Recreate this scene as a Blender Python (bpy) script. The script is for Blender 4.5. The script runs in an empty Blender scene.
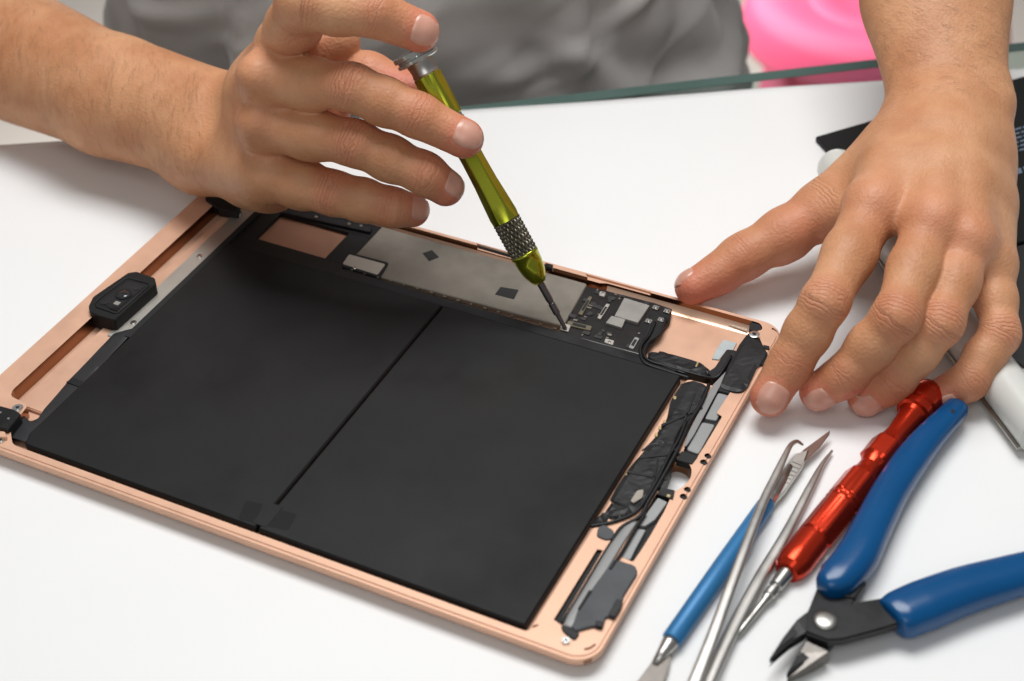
import bpy, bmesh, math, random
import numpy as np
import openvdb
from mathutils import Vector, Matrix
random.seed(4); rng = np.random.default_rng(7)
S = 0.001                                    # the script works in millimetres, the scene in metres
SC = bpy.context.scene
COL = SC.collection
H = 0.75                                     # voxel for the hands (mm)

# ------------------------------------------------------------------ camera model
RM = np.array([[0.897109,0.441227,-0.022686],[0.264566,-0.577626,-0.772239],[-0.353837,0.68678,-0.634927]])
CC = np.array([359.768,-276.444,374.41]); FPX = 1640.0
def ray(px,py): return RM.T@np.array([(px-512)/FPX,(py-340.5)/FPX,1.])
def U(px,py,z): d=ray(px,py); return CC+d*(z-CC[2])/d[2]        # photo point at a known height
def D(px,py,dep): return CC+ray(px,py)*dep                       # photo point at a known distance
def pj(p): c=RM@(np.array(p)-CC); return (512+FPX*c[0]/c[2],340.5+FPX*c[1]/c[2],c[2])
IR,IU,TC = RM[0],-RM[1],-RM[2]
def nrm(v): v=np.array(v,float); return v/np.linalg.norm(v)
def UV(pts,z): return [tuple(U(x,y,z)[:2]) for x,y in pts]
E0=np.array([66.3,269.3,0.]); ET=np.array([0.80395262,0.59469335,0.]); EN=np.array([-0.59469335,0.80395262,0.])
def TB(s,off,z=0.): return E0+ET*s+EN*off+np.array([0,0,z])      # table-edge frame

# ------------------------------------------------------------------ materials
M={}
def mat(name,col,rough=.5,metal=0.,var=.0,vscale=40.,bump=0.,bscale=400.,rvar=0.,spec=.5,coat=0.,sss=0.,trans=0.,ior=1.5,stretch=None,col2=None,sheen=0.,detail=4.):
    m=bpy.data.materials.new(name); m.use_nodes=True; nt=m.node_tree; N=nt.nodes; L=nt.links
    b=N['Principled BSDF']; b.inputs['Roughness'].default_value=rough; b.inputs['Metallic'].default_value=metal
    b.inputs['Specular IOR Level'].default_value=spec; b.inputs['Coat Weight'].default_value=coat; b.inputs['Coat Roughness'].default_value=.08
    b.inputs['Transmission Weight'].default_value=trans; b.inputs['IOR'].default_value=ior
    b.inputs['Sheen Weight'].default_value=sheen
    b.inputs['Base Color'].default_value=(*col,1)
    tc=N.new('ShaderNodeTexCoord'); src=tc.outputs['Object']
    if stretch:
        mp=N.new('ShaderNodeMapping'); mp.inputs['Scale'].default_value=stretch[:3]; 
        if len(stretch)>3: mp.inputs['Rotation'].default_value=(0,0,stretch[3])
        L.new(src,mp.inputs['Vector']); src=mp.outputs['Vector']
    if var>0 or rvar>0:
        n=N.new('ShaderNodeTexNoise'); n.inputs['Scale'].default_value=vscale; n.inputs['Detail'].default_value=detail; n.inputs['Roughness'].default_value=.6
        L.new(src,n.inputs['Vector'])
        if var>0:
            r=N.new('ShaderNodeValToRGB'); r.color_ramp.elements[0].position=.3; r.color_ramp.elements[1].position=.7
            c2=col2 or tuple(min(1,c*(1+var)) for c in col)
            r.color_ramp.elements[0].color=(*[c*(1-var) for c in col],1) if not col2 else (*col,1); r.color_ramp.elements[1].color=(*c2,1)
            L.new(n.outputs['Fac'],r.inputs['Fac']); L.new(r.outputs['Color'],b.inputs['Base Color'])
        if rvar>0:
            mr=N.new('ShaderNodeMapRange'); mr.inputs['From Min'].default_value=.3; mr.inputs['From Max'].default_value=.7
            mr.inputs['To Min'].default_value=max(.02,rough-rvar); mr.inputs['To Max'].default_value=min(1,rough+rvar)
            L.new(n.outputs['Fac'],mr.inputs['Value']); L.new(mr.outputs['Result'],b.inputs['Roughness'])
    if bump>0:
        n2=N.new('ShaderNodeTexNoise'); n2.inputs['Scale'].default_value=bscale; n2.inputs['Detail'].default_value=3
        L.new(src,n2.inputs['Vector']); bp=N.new('ShaderNodeBump'); bp.inputs['Strength'].default_value=1; bp.inputs['Distance'].default_value=bump*S
        L.new(n2.outputs['Fac'],bp.inputs['Height']); L.new(bp.outputs['Normal'],b.inputs['Normal'])
    M[name]=m; return m
mat('paper',(.80,.80,.79),.55,var=.012,vscale=9,bump=.05,bscale=60)
mat('rose_gold',(.69,.415,.285),.48,.36,var=.05,vscale=90,rvar=.06,bump=.02,bscale=1500)
mat('rose_gold_side',(.80,.52,.37),.34,.6)
mat('rose_gold_wall_shaded',(.27,.13,.07),.22,1.0,rvar=.05,vscale=60)  # darker copy of rose gold, shade and dark reflections painted into the colour
mat('spade_steel',(.17,.155,.14),.42,.9,var=.15,vscale=120)
mat('cell_black',(.0085,.0085,.0085),.52,var=.2,vscale=16,rvar=.17,bump=.14,bscale=45,spec=.24,detail=8)
mat('tape_black',(.008,.008,.009),.46,spec=.35,var=.3,vscale=70,rvar=.10,bump=.22,bscale=170)
mat('film_black',(.009,.009,.009),.5,spec=.3,var=.2,vscale=60,bump=.1,bscale=120)
mat('ribbon_black',(.022,.022,.024),.36,var=.1,vscale=60,bump=.06,bscale=90,spec=.45)
mat('chip_dark',(.035,.033,.032),.35,var=.3,vscale=300)
mat('shaded_floor_gold',(.40,.215,.14),.45,.3,var=.08,vscale=60)  # case floor colour with the window's shade mixed in
mat('blade_dark',(.12,.11,.10),.35,.8,var=.2,vscale=200)
mat('gap_black',(.004,.004,.004),.7)
mat('tape_patch',(.004,.004,.004),.5,spec=.2,var=.15,vscale=90)
mat('shield',(.25,.225,.19),.45,.6,var=.28,vscale=28,rvar=.1,bump=.06,bscale=120,detail=6)
mat('strip_metal',(.55,.52,.47),.42,.8,var=.06,vscale=50,rvar=.06)
mat('steel',(.50,.48,.45),.34,1.,var=.06,vscale=60,rvar=.06)
mat('steel_dull',(.42,.41,.38),.36,1.,var=.1,vscale=80,rvar=.08)
mat('dark_steel',(.016,.016,.017),.40,.3,spec=.3,var=.25,vscale=90,rvar=.10,bump=.05,bscale=300)
mat('bit_steel',(.16,.14,.14),.32,.9,var=.1,vscale=90)
mat('blade_steel',(.34,.24,.21),.28,.95,var=.12,vscale=90)
mat('board',(.013,.0105,.0105),.5,spec=.25,var=.3,vscale=200,bump=.05,bscale=700)
mat('chip_grey',(.30,.285,.26),.5,.35,var=.10,vscale=160,detail=5)
mat('connector_tan',(.14,.12,.08),.45,.3,var=.2,vscale=500)
mat('grey_pad',(.28,.285,.28),.5,.25,var=.08,vscale=60)
mat('grey_foil',(.24,.24,.235),.45,.2,var=.08,vscale=60,bump=.05,bscale=100)
mat('slate_pad',(.055,.06,.065),.62,var=.22,vscale=90,bump=.1,bscale=260)
mat('white_pad',(.42,.46,.46),.6,var=.08,vscale=200)
mat('gold_contact',(.75,.58,.30),.3,.9)
mat('screw_metal',(.72,.70,.68),.25,1.)
mat('lens_glass',(.01,.01,.012),.08,0,spec=.8,coat=1.)
mat('lens_ring',(.02,.02,.02),.3)
mat('white_plastic',(.62,.62,.58),.30,coat=.3,var=.03,vscale=30)
mat('panel_black',(.008,.008,.008),.6,spec=.25,var=.15,vscale=30)
mat('panel_dark',(.016,.016,.017),.6,var=.2,vscale=40)
mat('print_blue',(.16,.22,.30),.6)
mat('blue_grip',(.0,.066,.20),.24,spec=.4,coat=.0,var=.06,vscale=40,bump=.10,bscale=60)
mat('blue_handle',(.025,.17,.38),.45,.2,var=.05,vscale=60,bump=.02,bscale=900)
mat('red_anodised',(.60,.038,.012),.24,.80,var=.05,vscale=70,bump=.01,bscale=900)
mat('green_anodised',(.37,.39,.03),.20,.88,var=.05,vscale=70)
mat('clear_cap',(.50,.52,.49),.08,.6,var=.1,vscale=120)
mat('pink_plastic',(.93,.12,.26),.5)
mat('floor_tile',(.84,.76,.68),.5,var=.06,vscale=3)
mat('shirt_cloth',(.41,.395,.38),.9,var=.10,vscale=16,bump=.30,bscale=1500,sheen=.2)
mat('shirt_dark',(.09,.083,.08),.9,var=.12,vscale=16,bump=.30,bscale=1500,sheen=.2)
mat('trouser_cloth',(.07,.07,.075),.9,var=.1,vscale=30)
mat('nail',(.60,.305,.225),.30,coat=.08,var=.05,vscale=300,spec=.5)
M['nail'].node_tree.nodes['Principled BSDF'].inputs['Subsurface Scale'].default_value=.002
mat('arm_hair',(.10,.055,.03),.5)
mat('glass_rim',(.07,.12,.105),.12,spec=.7)
mat('leg_metal',(.3,.3,.3),.4,.8)
# knurl
m=mat('knurl',(.15,.135,.10),.32,.8)
# glass
m=mat('table_glass',(.62,.74,.70),.02,trans=1.,ior=1.5)
# skin
def skin_mat():
    m=bpy.data.materials.new('skin'); m.use_nodes=True; nt=m.node_tree; N=nt.nodes; L=nt.links; b=N['Principled BSDF']
    tc=N.new('ShaderNodeTexCoord')
    def noise(scale,detail=4,rough=.6):
        n=N.new('ShaderNodeTexNoise'); n.inputs['Scale'].default_value=scale; n.inputs['Detail'].default_value=detail; n.inputs['Roughness'].default_value=rough
        L.new(tc.outputs['Object'],n.inputs['Vector']); return n
    def mixc(f,a,bb):
        x=N.new('ShaderNodeMix'); x.data_type='RGBA'
        if isinstance(f,float): x.inputs[0].default_value=f
        else: L.new(f,x.inputs[0])
        for i,c in ((6,a),(7,bb)):
            if isinstance(c,tuple): x.inputs[i].default_value=(*c,1)
            else: L.new(c,x.inputs[i])
        return x.outputs[2]
    def math_(op,a,bb=None):
        x=N.new('ShaderNodeMath'); x.operation=op
        for i,c in ((0,a),(1,bb)):
            if c is None: continue
            if isinstance(c,(int,float)): x.inputs[i].default_value=c
            else: L.new(c,x.inputs[i])
        return x.outputs[0]
    at=N.new('ShaderNodeAttribute'); at.attribute_name='skin'      # R redness, G crease mask, B crease coordinate /100
    sp=N.new('ShaderNodeSeparateColor'); L.new(at.outputs['Color'],sp.inputs[0])
    n1=noise(38,6); n2=noise(420,3); n3=noise(1600,2)
    r1=N.new('ShaderNodeMapRange'); r1.inputs['From Min'].default_value=.35; r1.inputs['From Max'].default_value=.68; L.new(n1.outputs['Fac'],r1.inputs['Value'])
    c=mixc(r1.outputs[0],(.49,.215,.098),(.64,.335,.175))
    c=mixc(math_('MULTIPLY',n2.outputs['Fac'],.22),c,(.45,.17,.085))
    c=mixc(sp.outputs[0],c,(.60,.165,.105))
    # transverse creases
    w=math_('ADD',math_('MULTIPLY',sp.outputs[2],100*4.2),math_('MULTIPLY',noise(210,3).outputs['Fac'],15.0))
    s=math_('SINE',w); s=math_('POWER',math_('ADD',math_('MULTIPLY',s,.5),.5),3.0)
    cr=math_('MULTIPLY',s,sp.outputs[1])
    c=mixc(math_('MULTIPLY',cr,.26),c,(.30,.085,.045))
    L.new(c,b.inputs['Base Color'])
    vor=N.new('ShaderNodeTexVoronoi'); vor.inputs['Scale'].default_value=900; L.new(tc.outputs['Object'],vor.inputs['Vector'])
    h=math_('ADD',math_('MULTIPLY',n3.outputs['Fac'],.08),math_('MULTIPLY',vor.outputs['Distance'],.16))
    h=math_('ADD',h,math_('ADD',math_('MULTIPLY',n2.outputs['Fac'],.22),math_('MULTIPLY',noise(120,3).outputs['Fac'],.35)))
    h=math_('SUBTRACT',h,math_('MULTIPLY',cr,.34))
    bp=N.new('ShaderNodeBump'); bp.inputs['Distance'].default_value=.001; bp.inputs['Strength'].default_value=.75
    L.new(h,bp.inputs['Height']); L.new(bp.outputs['Normal'],b.inputs['Normal'])
    rr=N.new('ShaderNodeMapRange'); rr.inputs['To Min'].default_value=.42; rr.inputs['To Max'].default_value=.62; L.new(n2.outputs['Fac'],rr.inputs['Value']); L.new(rr.outputs[0],b.inputs['Roughness'])
    b.inputs['Specular IOR Level'].default_value=.42
    b.inputs['Subsurface Weight'].default_value=.12; b.inputs['Subsurface Radius'].default_value=(1,.32,.18); b.inputs['Subsurface Scale'].default_value=.002
    M['skin']=m
skin_mat()

# ------------------------------------------------------------------ objects
def tag(o,label=None,cat=None,group=None,kind=None):
    if label: o['label']=label
    if cat: o['category']=cat
    if group: o['group']=group
    if kind: o['kind']=kind
    return o
ORG={}
def empty(name,loc,label,cat,group=None):
    o=bpy.data.objects.new(name,None); COL.objects.link(o); o.empty_display_size=.01
    o.location=[c*S for c in loc]; ORG[o.name]=np.array(loc,float); return tag(o,label,cat,group)
def make(name,V,F,m,parent=None,smooth=False,bevel=0.,segs=1,label=None,auto=None,kind=None):
    org=ORG[parent.name] if parent else np.zeros(3)
    V=(np.asarray(V,float)-org)*S
    me=bpy.data.meshes.new(name); me.from_pydata(V.tolist(),[],[tuple(int(i) for i in f) for f in F]); me.validate()
    bm=bmesh.new(); bm.from_mesh(me); bmesh.ops.recalc_face_normals(bm,faces=bm.faces)
    if bevel>0:
        ed=[e for e in bm.edges if len(e.link_faces)==2 and e.calc_face_angle(0)>math.radians(35)]
        bmesh.ops.bevel(bm,geom=ed,offset=bevel*S,segments=segs,affect='EDGES',clamp_overlap=True)
    bm.to_mesh(me); bm.free()
    if smooth:
        for p in me.polygons: p.use_smooth=True
        if auto: me.set_sharp_from_angle(angle=math.radians(auto))
    me.materials.append(M[m])
    o=bpy.data.objects.new(name,me); COL.objects.link(o)
    if parent: o.parent=parent
    ORG[o.name]=org
    if label: o['label']=label
    if kind: o['kind']=kind
    return o
class MB:
    def __init__(s): s.V=[]; s.F=[]
    def add(s,V,F):
        k=len(s.V); s.V+= [tuple(v) for v in V]; s.F+= [tuple(i+k for i in f) for f in F]; return s
    def prism(s,poly,z0,z1,taper=0.):
        n=len(poly); c=np.mean(np.array(poly),0)
        zz0=z0 if hasattr(z0,'__len__') else [z0]*n; zz1=z1 if hasattr(z1,'__len__') else [z1]*n
        V=[(x,y,zz0[i]) for i,(x,y) in enumerate(poly)]+[(x+(c[0]-x)*taper,y+(c[1]-y)*taper,zz1[i]) for i,(x,y) in enumerate(poly)]
        F=[tuple(range(n-1,-1,-1)),tuple(range(n,2*n))]+[(i,(i+1)%n,(i+1)%n+n,i+n) for i in range(n)]
        return s.add(V,F)
    def pp(s,pts,z0,z1,taper=0.): return s.prism(UV(pts,z1 if not hasattr(z1,'__len__') else z1[0]),z0,z1,taper)
    def box(s,x0,x1,y0,y1,z0,z1): return s.prism([(x0,y0),(x1,y0),(x1,y1),(x0,y1)],z0,z1)
    def cyl(s,x,y,r,z0,z1,n=24,taper=0.): return s.prism([(x+r*math.cos(a),y+r*math.sin(a)) for a in np.linspace(0,2*math.pi,n,endpoint=False)],z0,z1,taper)
    def lathe(s,a,b,prof,n=40,hexf=None,phase=0.):
        a=np.array(a,float); b=np.array(b,float); d=b-a; ax=nrm(d); u=nrm(np.cross(ax,[0.1,0.2,1.])); v=np.cross(ax,u)
        V=[];F=[]
        for i,q in enumerate(prof):
            t,r=q[0],q[1]; hx=q[2] if len(q)>2 else 0
            for j in range(n):
                ph=2*math.pi*j/n+phase; rr=r
                if hx:
                    seg=math.pi/hx; w=((ph-phase)%(2*seg))-seg; rr=r*min(1,math.cos(seg)/math.cos(w)*1.03)
                V.append(a+d*t+(u*math.cos(ph)+v*math.sin(ph))*rr)
        for i in range(len(prof)-1):
            for j in range(n): F.append((i*n+j,i*n+(j+1)%n,(i+1)*n+(j+1)%n,(i+1)*n+j))
        F.append(tuple(range(n-1,-1,-1))); F.append(tuple((len(prof)-1)*n+j for j in range(n)))
        return s.add(V,F)
    def sweep(s,pts,wid,hei,n=16,up=(0,0,1),power=2.):        # superelliptic tube along points
        P=[np.array(p,float) for p in pts]; k=len(P); V=[];F=[]
        for i in range(k):
            tg=nrm(P[min(i+1,k-1)]-P[max(i-1,0)]); sd=nrm(np.cross(tg,up)); uu=np.cross(sd,tg)
            w=wid[i] if hasattr(wid,'__len__') else wid; h=hei[i] if hasattr(hei,'__len__') else hei
            for j in range(n):
                a=2*math.pi*(j+.5)/n; ca,sa=math.cos(a),math.sin(a)
                x=math.copysign(abs(ca)**(2/power),ca)*w/2; y=math.copysign(abs(sa)**(2/power),sa)*h/2
                V.append(P[i]+sd*x+uu*y)
        for i in range(k-1):
            for j in range(n): F.append((i*n+j,i*n+(j+1)%n,(i+1)*n+(j+1)%n,(i+1)*n+j))
        F.append(tuple(range(n-1,-1,-1))); F.append(tuple((k-1)*n+j for j in range(n)))
        return s.add(V,F)
    def build(s,name,m,parent=None,**k): return make(name,s.V,s.F,m,parent,**k)
def spline(pts,n=8):
    P=[np.array(p,float) for p in pts]; P=[2*P[0]-P[1]]+P+[2*P[-1]-P[-2]]; out=[]
    for i in range(1,len(P)-2):
        for j in range(n):
            t=j/n; a,b,c,d=P[i-1:i+3]
            out.append(.5*((2*b)+(c-a)*t+(2*a-5*b+4*c-d)*t*t+(3*b-a-3*c+d)*t**3))
    out.append(P[-2]); return out
def rrect(x0,x1,y0,y1,r,n=10):
    o=[]
    for cx,cy,a0 in ((x1-r,y0+r,-90),(x1-r,y1-r,0),(x0+r,y1-r,90),(x0+r,y0+r,180)):
        for k in range(n+1):
            a=math.radians(a0+90*k/n); o.append((cx+r*math.cos(a),cy+r*math.sin(a)))
    return o
def rounded(poly,r,n=4):
    out=[]; k=len(poly)
    for i in range(k):
        p=np.array(poly[i]); a=np.array(poly[i-1])-p; b=np.array(poly[(i+1)%k])-p
        la,lb=np.linalg.norm(a),np.linalg.norm(b); q=min(r,la*.45,lb*.45); A=p+a/la*q; B=p+b/lb*q
        for j in range(n+1):
            t=j/n; out.append(tuple((1-t)**2*A+2*t*(1-t)*p+t*t*B))
    return out
# ------------------------------------------------------------------ person: implicit surface
def seg_sdf(P,a,b,ra,rb,flat=None,fs=1.):
    a=np.array(a,np.float32); b=np.array(b,np.float32); d=b-a; l2=float(d@d)+1e-9
    X=[P[i]-a[i] for i in range(3)]
    t=np.clip((X[0]*d[0]+X[1]*d[1]+X[2]*d[2])/l2,0,1)
    X=[X[i]-t*d[i] for i in range(3)]
    if flat is not None:
        fn=np.array(flat,np.float32); c=(X[0]*fn[0]+X[1]*fn[1]+X[2]*fn[2])*(fs-1)
        X=[X[i]+c*fn[i] for i in range(3)]
    t2=t*t*(3-2*t)
    return np.sqrt(X[0]**2+X[1]**2+X[2]**2)-(ra+(rb-ra)*t2)
def smin(a,b,k):
    h=np.maximum(k-np.abs(a-b),0)/k; return np.minimum(a,b)-h*h*k*.25
def smax(a,b,k): return -smin(-a,-b,k)
class Field:
    def __init__(s,lo,hi,h):
        s.h=h; s.lo=np.array(lo,float); s.n=np.ceil((np.array(hi)-s.lo)/h).astype(int)+1; s.f=np.full(s.n,60.,np.float32)
    def sub(s,lo,hi):
        i0=np.clip(np.floor((np.array(lo)-s.lo)/s.h).astype(int),0,s.n-1); i1=np.clip(np.ceil((np.array(hi)-s.lo)/s.h).astype(int)+1,1,s.n)
        sl=tuple(slice(a,b) for a,b in zip(i0,i1))
        ax=[(s.lo[k]+s.h*np.arange(i0[k],i1[k])).astype(np.float32) for k in range(3)]
        return sl,(ax[0][:,None,None],ax[1][None,:,None],ax[2][None,None,:])
    def seg(s,a,b,ra,rb,k=4.,flat=None,fs=1.,marg=14):
        a=np.array(a,float); b=np.array(b,float); r=max(ra,rb)*max(1.,1/fs)+marg
        sl,P=s.sub(np.minimum(a,b)-r,np.maximum(a,b)+r)
        s.f[sl]=smin(s.f[sl],seg_sdf(P,a,b,ra,rb,flat,fs),k)
    def carve(s,a,b,ra,rb,k=2.):
        a=np.array(a,float); b=np.array(b,float); r=max(ra,rb)+6
        sl,P=s.sub(np.minimum(a,b)-r,np.maximum(a,b)+r)
        s.f[sl]=smax(s.f[sl],-seg_sdf(P,a,b,ra,rb),k)
    def chain(s,segs,root,k_in,k_root,k_far,near,far):
        """one finger: its own smooth chain, blended into the palm near its root only"""
        pts=np.array([q for g in segs for q in (g[0],g[1])],float); R=max(max(g[2],g[3]) for g in segs)+14
        sl,P=s.sub(pts.min(0)-R,pts.max(0)+R); f=None
        for g in segs:
            q=seg_sdf(P,*g[:4],*(g[4:] if len(g)>4 else ())); f=q if f is None else smin(f,q,k_in)
        r=np.array(root,np.float32); dd=np.sqrt((P[0]-r[0])**2+(P[1]-r[1])**2+(P[2]-r[2])**2)
        w=np.clip((dd-near)/(far-near),0,1); w=w*w*(3-2*w); k=k_root+(k_far-k_root)*w
        s.f[sl]=smin(s.f[sl],f,k)
    def poly(s):
        lim=3*s.h; A=np.clip(s.f,-lim,lim).astype(np.float32)
        A[0],A[-1]=lim,lim; A[:,0],A[:,-1]=lim,lim; A[:,:,0],A[:,:,-1]=lim,lim
        g=openvdb.FloatGrid(lim); g.copyFromArray(np.ascontiguousarray(A)); p,t,q=g.convertToPolygons(0.,0.)
        V=p.astype(float)*s.h+s.lo; F=[tuple(x) for x in q[:,::-1]]+[tuple(x) for x in t[:,::-1]]
        return V,F
    def at(s,P):
        g=(np.asarray(P)-s.lo)/s.h; i=np.clip(np.floor(g).astype(int),0,s.n-2); w=g-i; o=0
        for dx in(0,1):
            for dy in(0,1):
                for dz in(0,1):
                    o=o+s.f[i[:,0]+dx,i[:,1]+dy,i[:,2]+dz]*np.abs(1-dx-w[:,0])*np.abs(1-dy-w[:,1])*np.abs(1-dz-w[:,2])
        return o
def orth(h,ax): h=np.array(h,float); return nrm(h-ax*(h@ax))
FING=[]   # for attributes and nails
def finger(Fd,J,R,dors,flat=.9,root_k=9.,near=2,far=20,k_far=.7,nail=(4.6,5.6),side='r',prox=1.):
    """J: joints MCP,PIP,DIP,TIP ; R radii ; dors: dorsal hints per phalanx"""
    J=[np.array(j,float) for j in J]; segs=[]
    ds=[]
    for i in range(len(J)-1):
        ax=nrm(J[i+1]-J[i]); n=orth(dors[min(i,len(dors)-1)],ax); ds.append(n); last=i==len(J)-2
        L=np.linalg.norm(J[i+1]-J[i]); mid=(J[i]+J[i+1])/2
        if not last:
            rm=(R[i]+R[i+1])/2*1.05
            segs.append((J[i],mid,R[i],rm,n,1/flat)); segs.append((mid,J[i+1],rm,R[i+1],n,1/flat))
            segs.append((mid-n*R[i]*.16,mid-n*R[i]*.16+ax*L*.1,rm*.86,rm*.84))           # palmar pad
            segs.append((J[i+1]+n*R[i+1]*.05-ax*2.5,J[i+1]+n*R[i+1]*.05+ax*2,R[i+1]*.86,R[i+1]*.85))  # knuckle
        else:
            e=J[i+1]-ax*R[i+1]*.0
            segs.append((J[i],e,R[i],R[i+1]*.90,n,1/flat))
            segs.append((mid-n*R[i]*.14,e-n*R[i+1]*.12,R[i]*.84,R[i+1]*.93))               # pulp
    Fd.chain(segs,J[0],3.2,root_k,k_far,near,far)
    FING.append(dict(J=J,R=R,d=ds,nail=nail,F=Fd))

# ---- right hand of the person (left in the photo), holding the driver
RH=Field((-215,95,-2),(142,214,133),H)
toc=TC
wr=D(214,124,642)
FA=[U(0,48,28),U(-70,22,33),U(-200,-25,50)]
fl=nrm(TC*.9+np.array([0,0,.3]))
RH.seg(FA[0],FA[1],29,31,8,fl,1.16); RH.seg(FA[1],FA[2],31,34,8,fl,1.16)
RH.seg(D(110,95,666),FA[0],24.6,29,5,fl,1.16); RH.seg(wr,D(110,95,666),21.5,24.6,5,fl,1.18)
RH.seg(D(195,158,642),D(110,118,662),9.5,13,5)          # ulna side
RH.seg(D(212,101,642),D(128,74,664),10.5,12,5)
RH.seg(D(196,150,634),D(199,152,634),7,7,10)             # ulnar head
mcp=[D(284,44,580),D(267,79,575),D(265,124,581),D(268,174,590)]
wb=[D(256,96,638),D(248,110,636),D(246,132,638),D(242,152,640)]
rr_=[9.8,9.8,9.6,9.3]
for i in range(4):
    RH.seg(wb[i],mcp[i],10.8,rr_[i],7)
for i in range(3):
    a=(wb[i]+mcp[i])/2+IR*1.5; b=(wb[i+1]+mcp[i+1])/2+IR*1.5; RH.seg(a,b,10,10,8)
    RH.seg(mcp[i]*.7+wb[i]*.3+IR*1,mcp[i+1]*.7+wb[i+1]*.3+IR*1,7.5,7.5,6)
RH.seg(D(200,158,642),D(262,180,600),12,9.2,14)          # hypothenar
RH.seg(D(256,182,612),D(276,188,602),8.0,7.0,8)
RH.seg(D(257,77,569),D(262,79,571),6.5,6.5,6); RH.seg(D(256,124,575),D(261,125,577),5.8,5.8,6)
thj=[D(250,110,634),D(303,82,606),D(366,78,592),D(420,96,587)]
RH.seg(thj[0],thj[1],12,11.5,8); RH.seg(D(290,75,598),D(328,52,592),10,8.5,9); RH.seg(D(262,90,612),D(318,62,596),11,8,8)
RH.seg(D(325,75,600),D(340,40,588),8,7,7)
RH.seg(D(270,120,606),D(330,112,598),9,7.5,9)
finger(RH,[thj[1],thj[2],thj[3]],[10.2,9.2,7.4],[IU*.6-TC*.6,IU*.5-TC*.8],nail=(5.2,6.4))
finger(RH,[mcp[0],D(303,4,549),D(371,12,551),D(419,31,556)],[9.8,9.0,7.9,7.0],[IU*.8+TC*.3-IR*.4,TC*.8+IU*.4,TC],nail=(4.6,5.4),root_k=7)
finger(RH,[mcp[1],D(350,87,560),D(417,115,559),D(464,138,560)],[9.9,8.0,7.3,6.7],[TC*.7+IU*.5,TC+IU*.3,TC+IU*.25+IR*.15],nail=(4.5,5.4),root_k=6)
finger(RH,[mcp[2],D(354,143,568),D(424,173,567),D(446,187,571)],[9.6,7.7,6.9,6.4],[TC+IU*.3,TC+IU*.1,TC*.55+IR*.9],nail=(4.4,5.0),root_k=6)
finger(RH,[mcp[3],D(333,193,582),D(391,207,579),D(413,210,583)],[9.3,7.5,6.5,5.8],[TC+IU*.1,TC,TC*.5+IR*.9],nail=(4.0,4.6),root_k=6)

# ---- left hand of the person (right in the photo), pressing the case and table
LH=Field((190,112,-1),(345,395,150),H)
wl=D(948,96,620)
el=D(946,-330,640); ELB=el
v=D(936,-6,642)
fl2=nrm(TC+np.array([0,0,.2]))
LH.seg(wl,v,20.5,26,8,fl2,1.2); LH.seg(v,D(934,-60,650),26,29,8,fl2,1.2); LH.seg(D(934,-60,650),D(936,-130,660),29,31,8,fl2,1.15)
LH.seg(D(998,100,614),D(994,92,616),5.8,5.8,7)
LH.seg(D(976,80,622),D(972,-20,640),9,12,10); LH.seg(D(912,85,622),D(898,0,640),8,12,10)
lm=[D(874,206,571),D(932,222,560),D(968,240,558),D(993,264,564)]
lb=[D(919,122,612),D(936,116,608),D(956,116,608),D(976,116,614)]
for i in range(4): LH.seg(lb[i],lm[i],[11.5,12.5,12,10.5][i],[10.2,10.0,9.6,8.4][i],9)
for i in range(3):
    for w_ in (.3,.6,.82):
        LH.seg(lb[i]*(1-w_)+lm[i]*w_-TC*2.5,lb[i+1]*(1-w_)+lm[i+1]*w_-TC*2.5,[10,10,7.5][int(w_*3)],[9.5,9.5,7][int(w_*3)],[10,9,6][int(w_*3)])
LH.seg(D(984,150,608),D(989,235,584),7.5,7.2,8)
LH.seg(D(983,120,612),D(986,180,600),8,7.5,8)
# knuckle heads and extensor tendons
for i,(x,y,dd,r) in enumerate([(876,202,566,3.8),(934,218,555,3.2),(967,240,553,2.6),(991,264,560,2.2)]):
    LH.seg(D(x,y,dd),D(x+1,y+5,dd),r,r,7)
for i in range(3):
    a=lb[i]*.7+lm[i]*.3+TC*9.5; b=lm[i]+TC*6.5; LH.seg(a,b,1.6,2.6,7)
lt=[D(912,134,618),D(826,209,602),D(744,257,598),D(693,286,595)]
LH.seg(lt[0],lt[1],12.5,10.8,9); LH.seg(D(905,155,604),D(850,215,592),11,7.5,10)
finger(LH,[lt[1],lt[2],lt[3]],[10.6,8.9,6.7],[IU*.9+TC*.2-IR*.35,IU*.95+TC*.1-IR*.35],nail=(4.3,4.6),root_k=8,far=30)
LDI=TC*.9-IU*.45
finger(LH,[lm[0],D(825,302,543),D(791,362,547),D(770,397,547)],[9.3,7.7,6.9,6.4],[TC*.8+IU*.4,TC,TC-IU*.15],nail=(4.8,5.8),root_k=8,far=28)
finger(LH,[lm[1],D(897,316,537),D(846,375,546),D(819,392,550)],[9.0,7.6,6.7,6.4],[TC*.8+IU*.4,TC*.9-IR*.1,TC*.5-IR*.35-IU*.75],nail=(4.7,5.2),root_k=8,far=26)
finger(LH,[lm[2],D(941,322,541),D(893,381,548),D(867,398,552)],[8.6,7.2,6.6,6.3],[TC*.8+IU*.4,TC*.9,TC*.5-IR*.35-IU*.75],nail=(4.5,5.0),root_k=6)
finger(LH,[lm[3],D(1000,333,552),D(970,380,550),D(943,395,552)],[7.1,6.4,6.1,5.7],[TC*.7+IR*.4,TC*.9+IR*.3,TC*.6-IU*.6],nail=(4.0,4.6),root_k=6)

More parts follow.
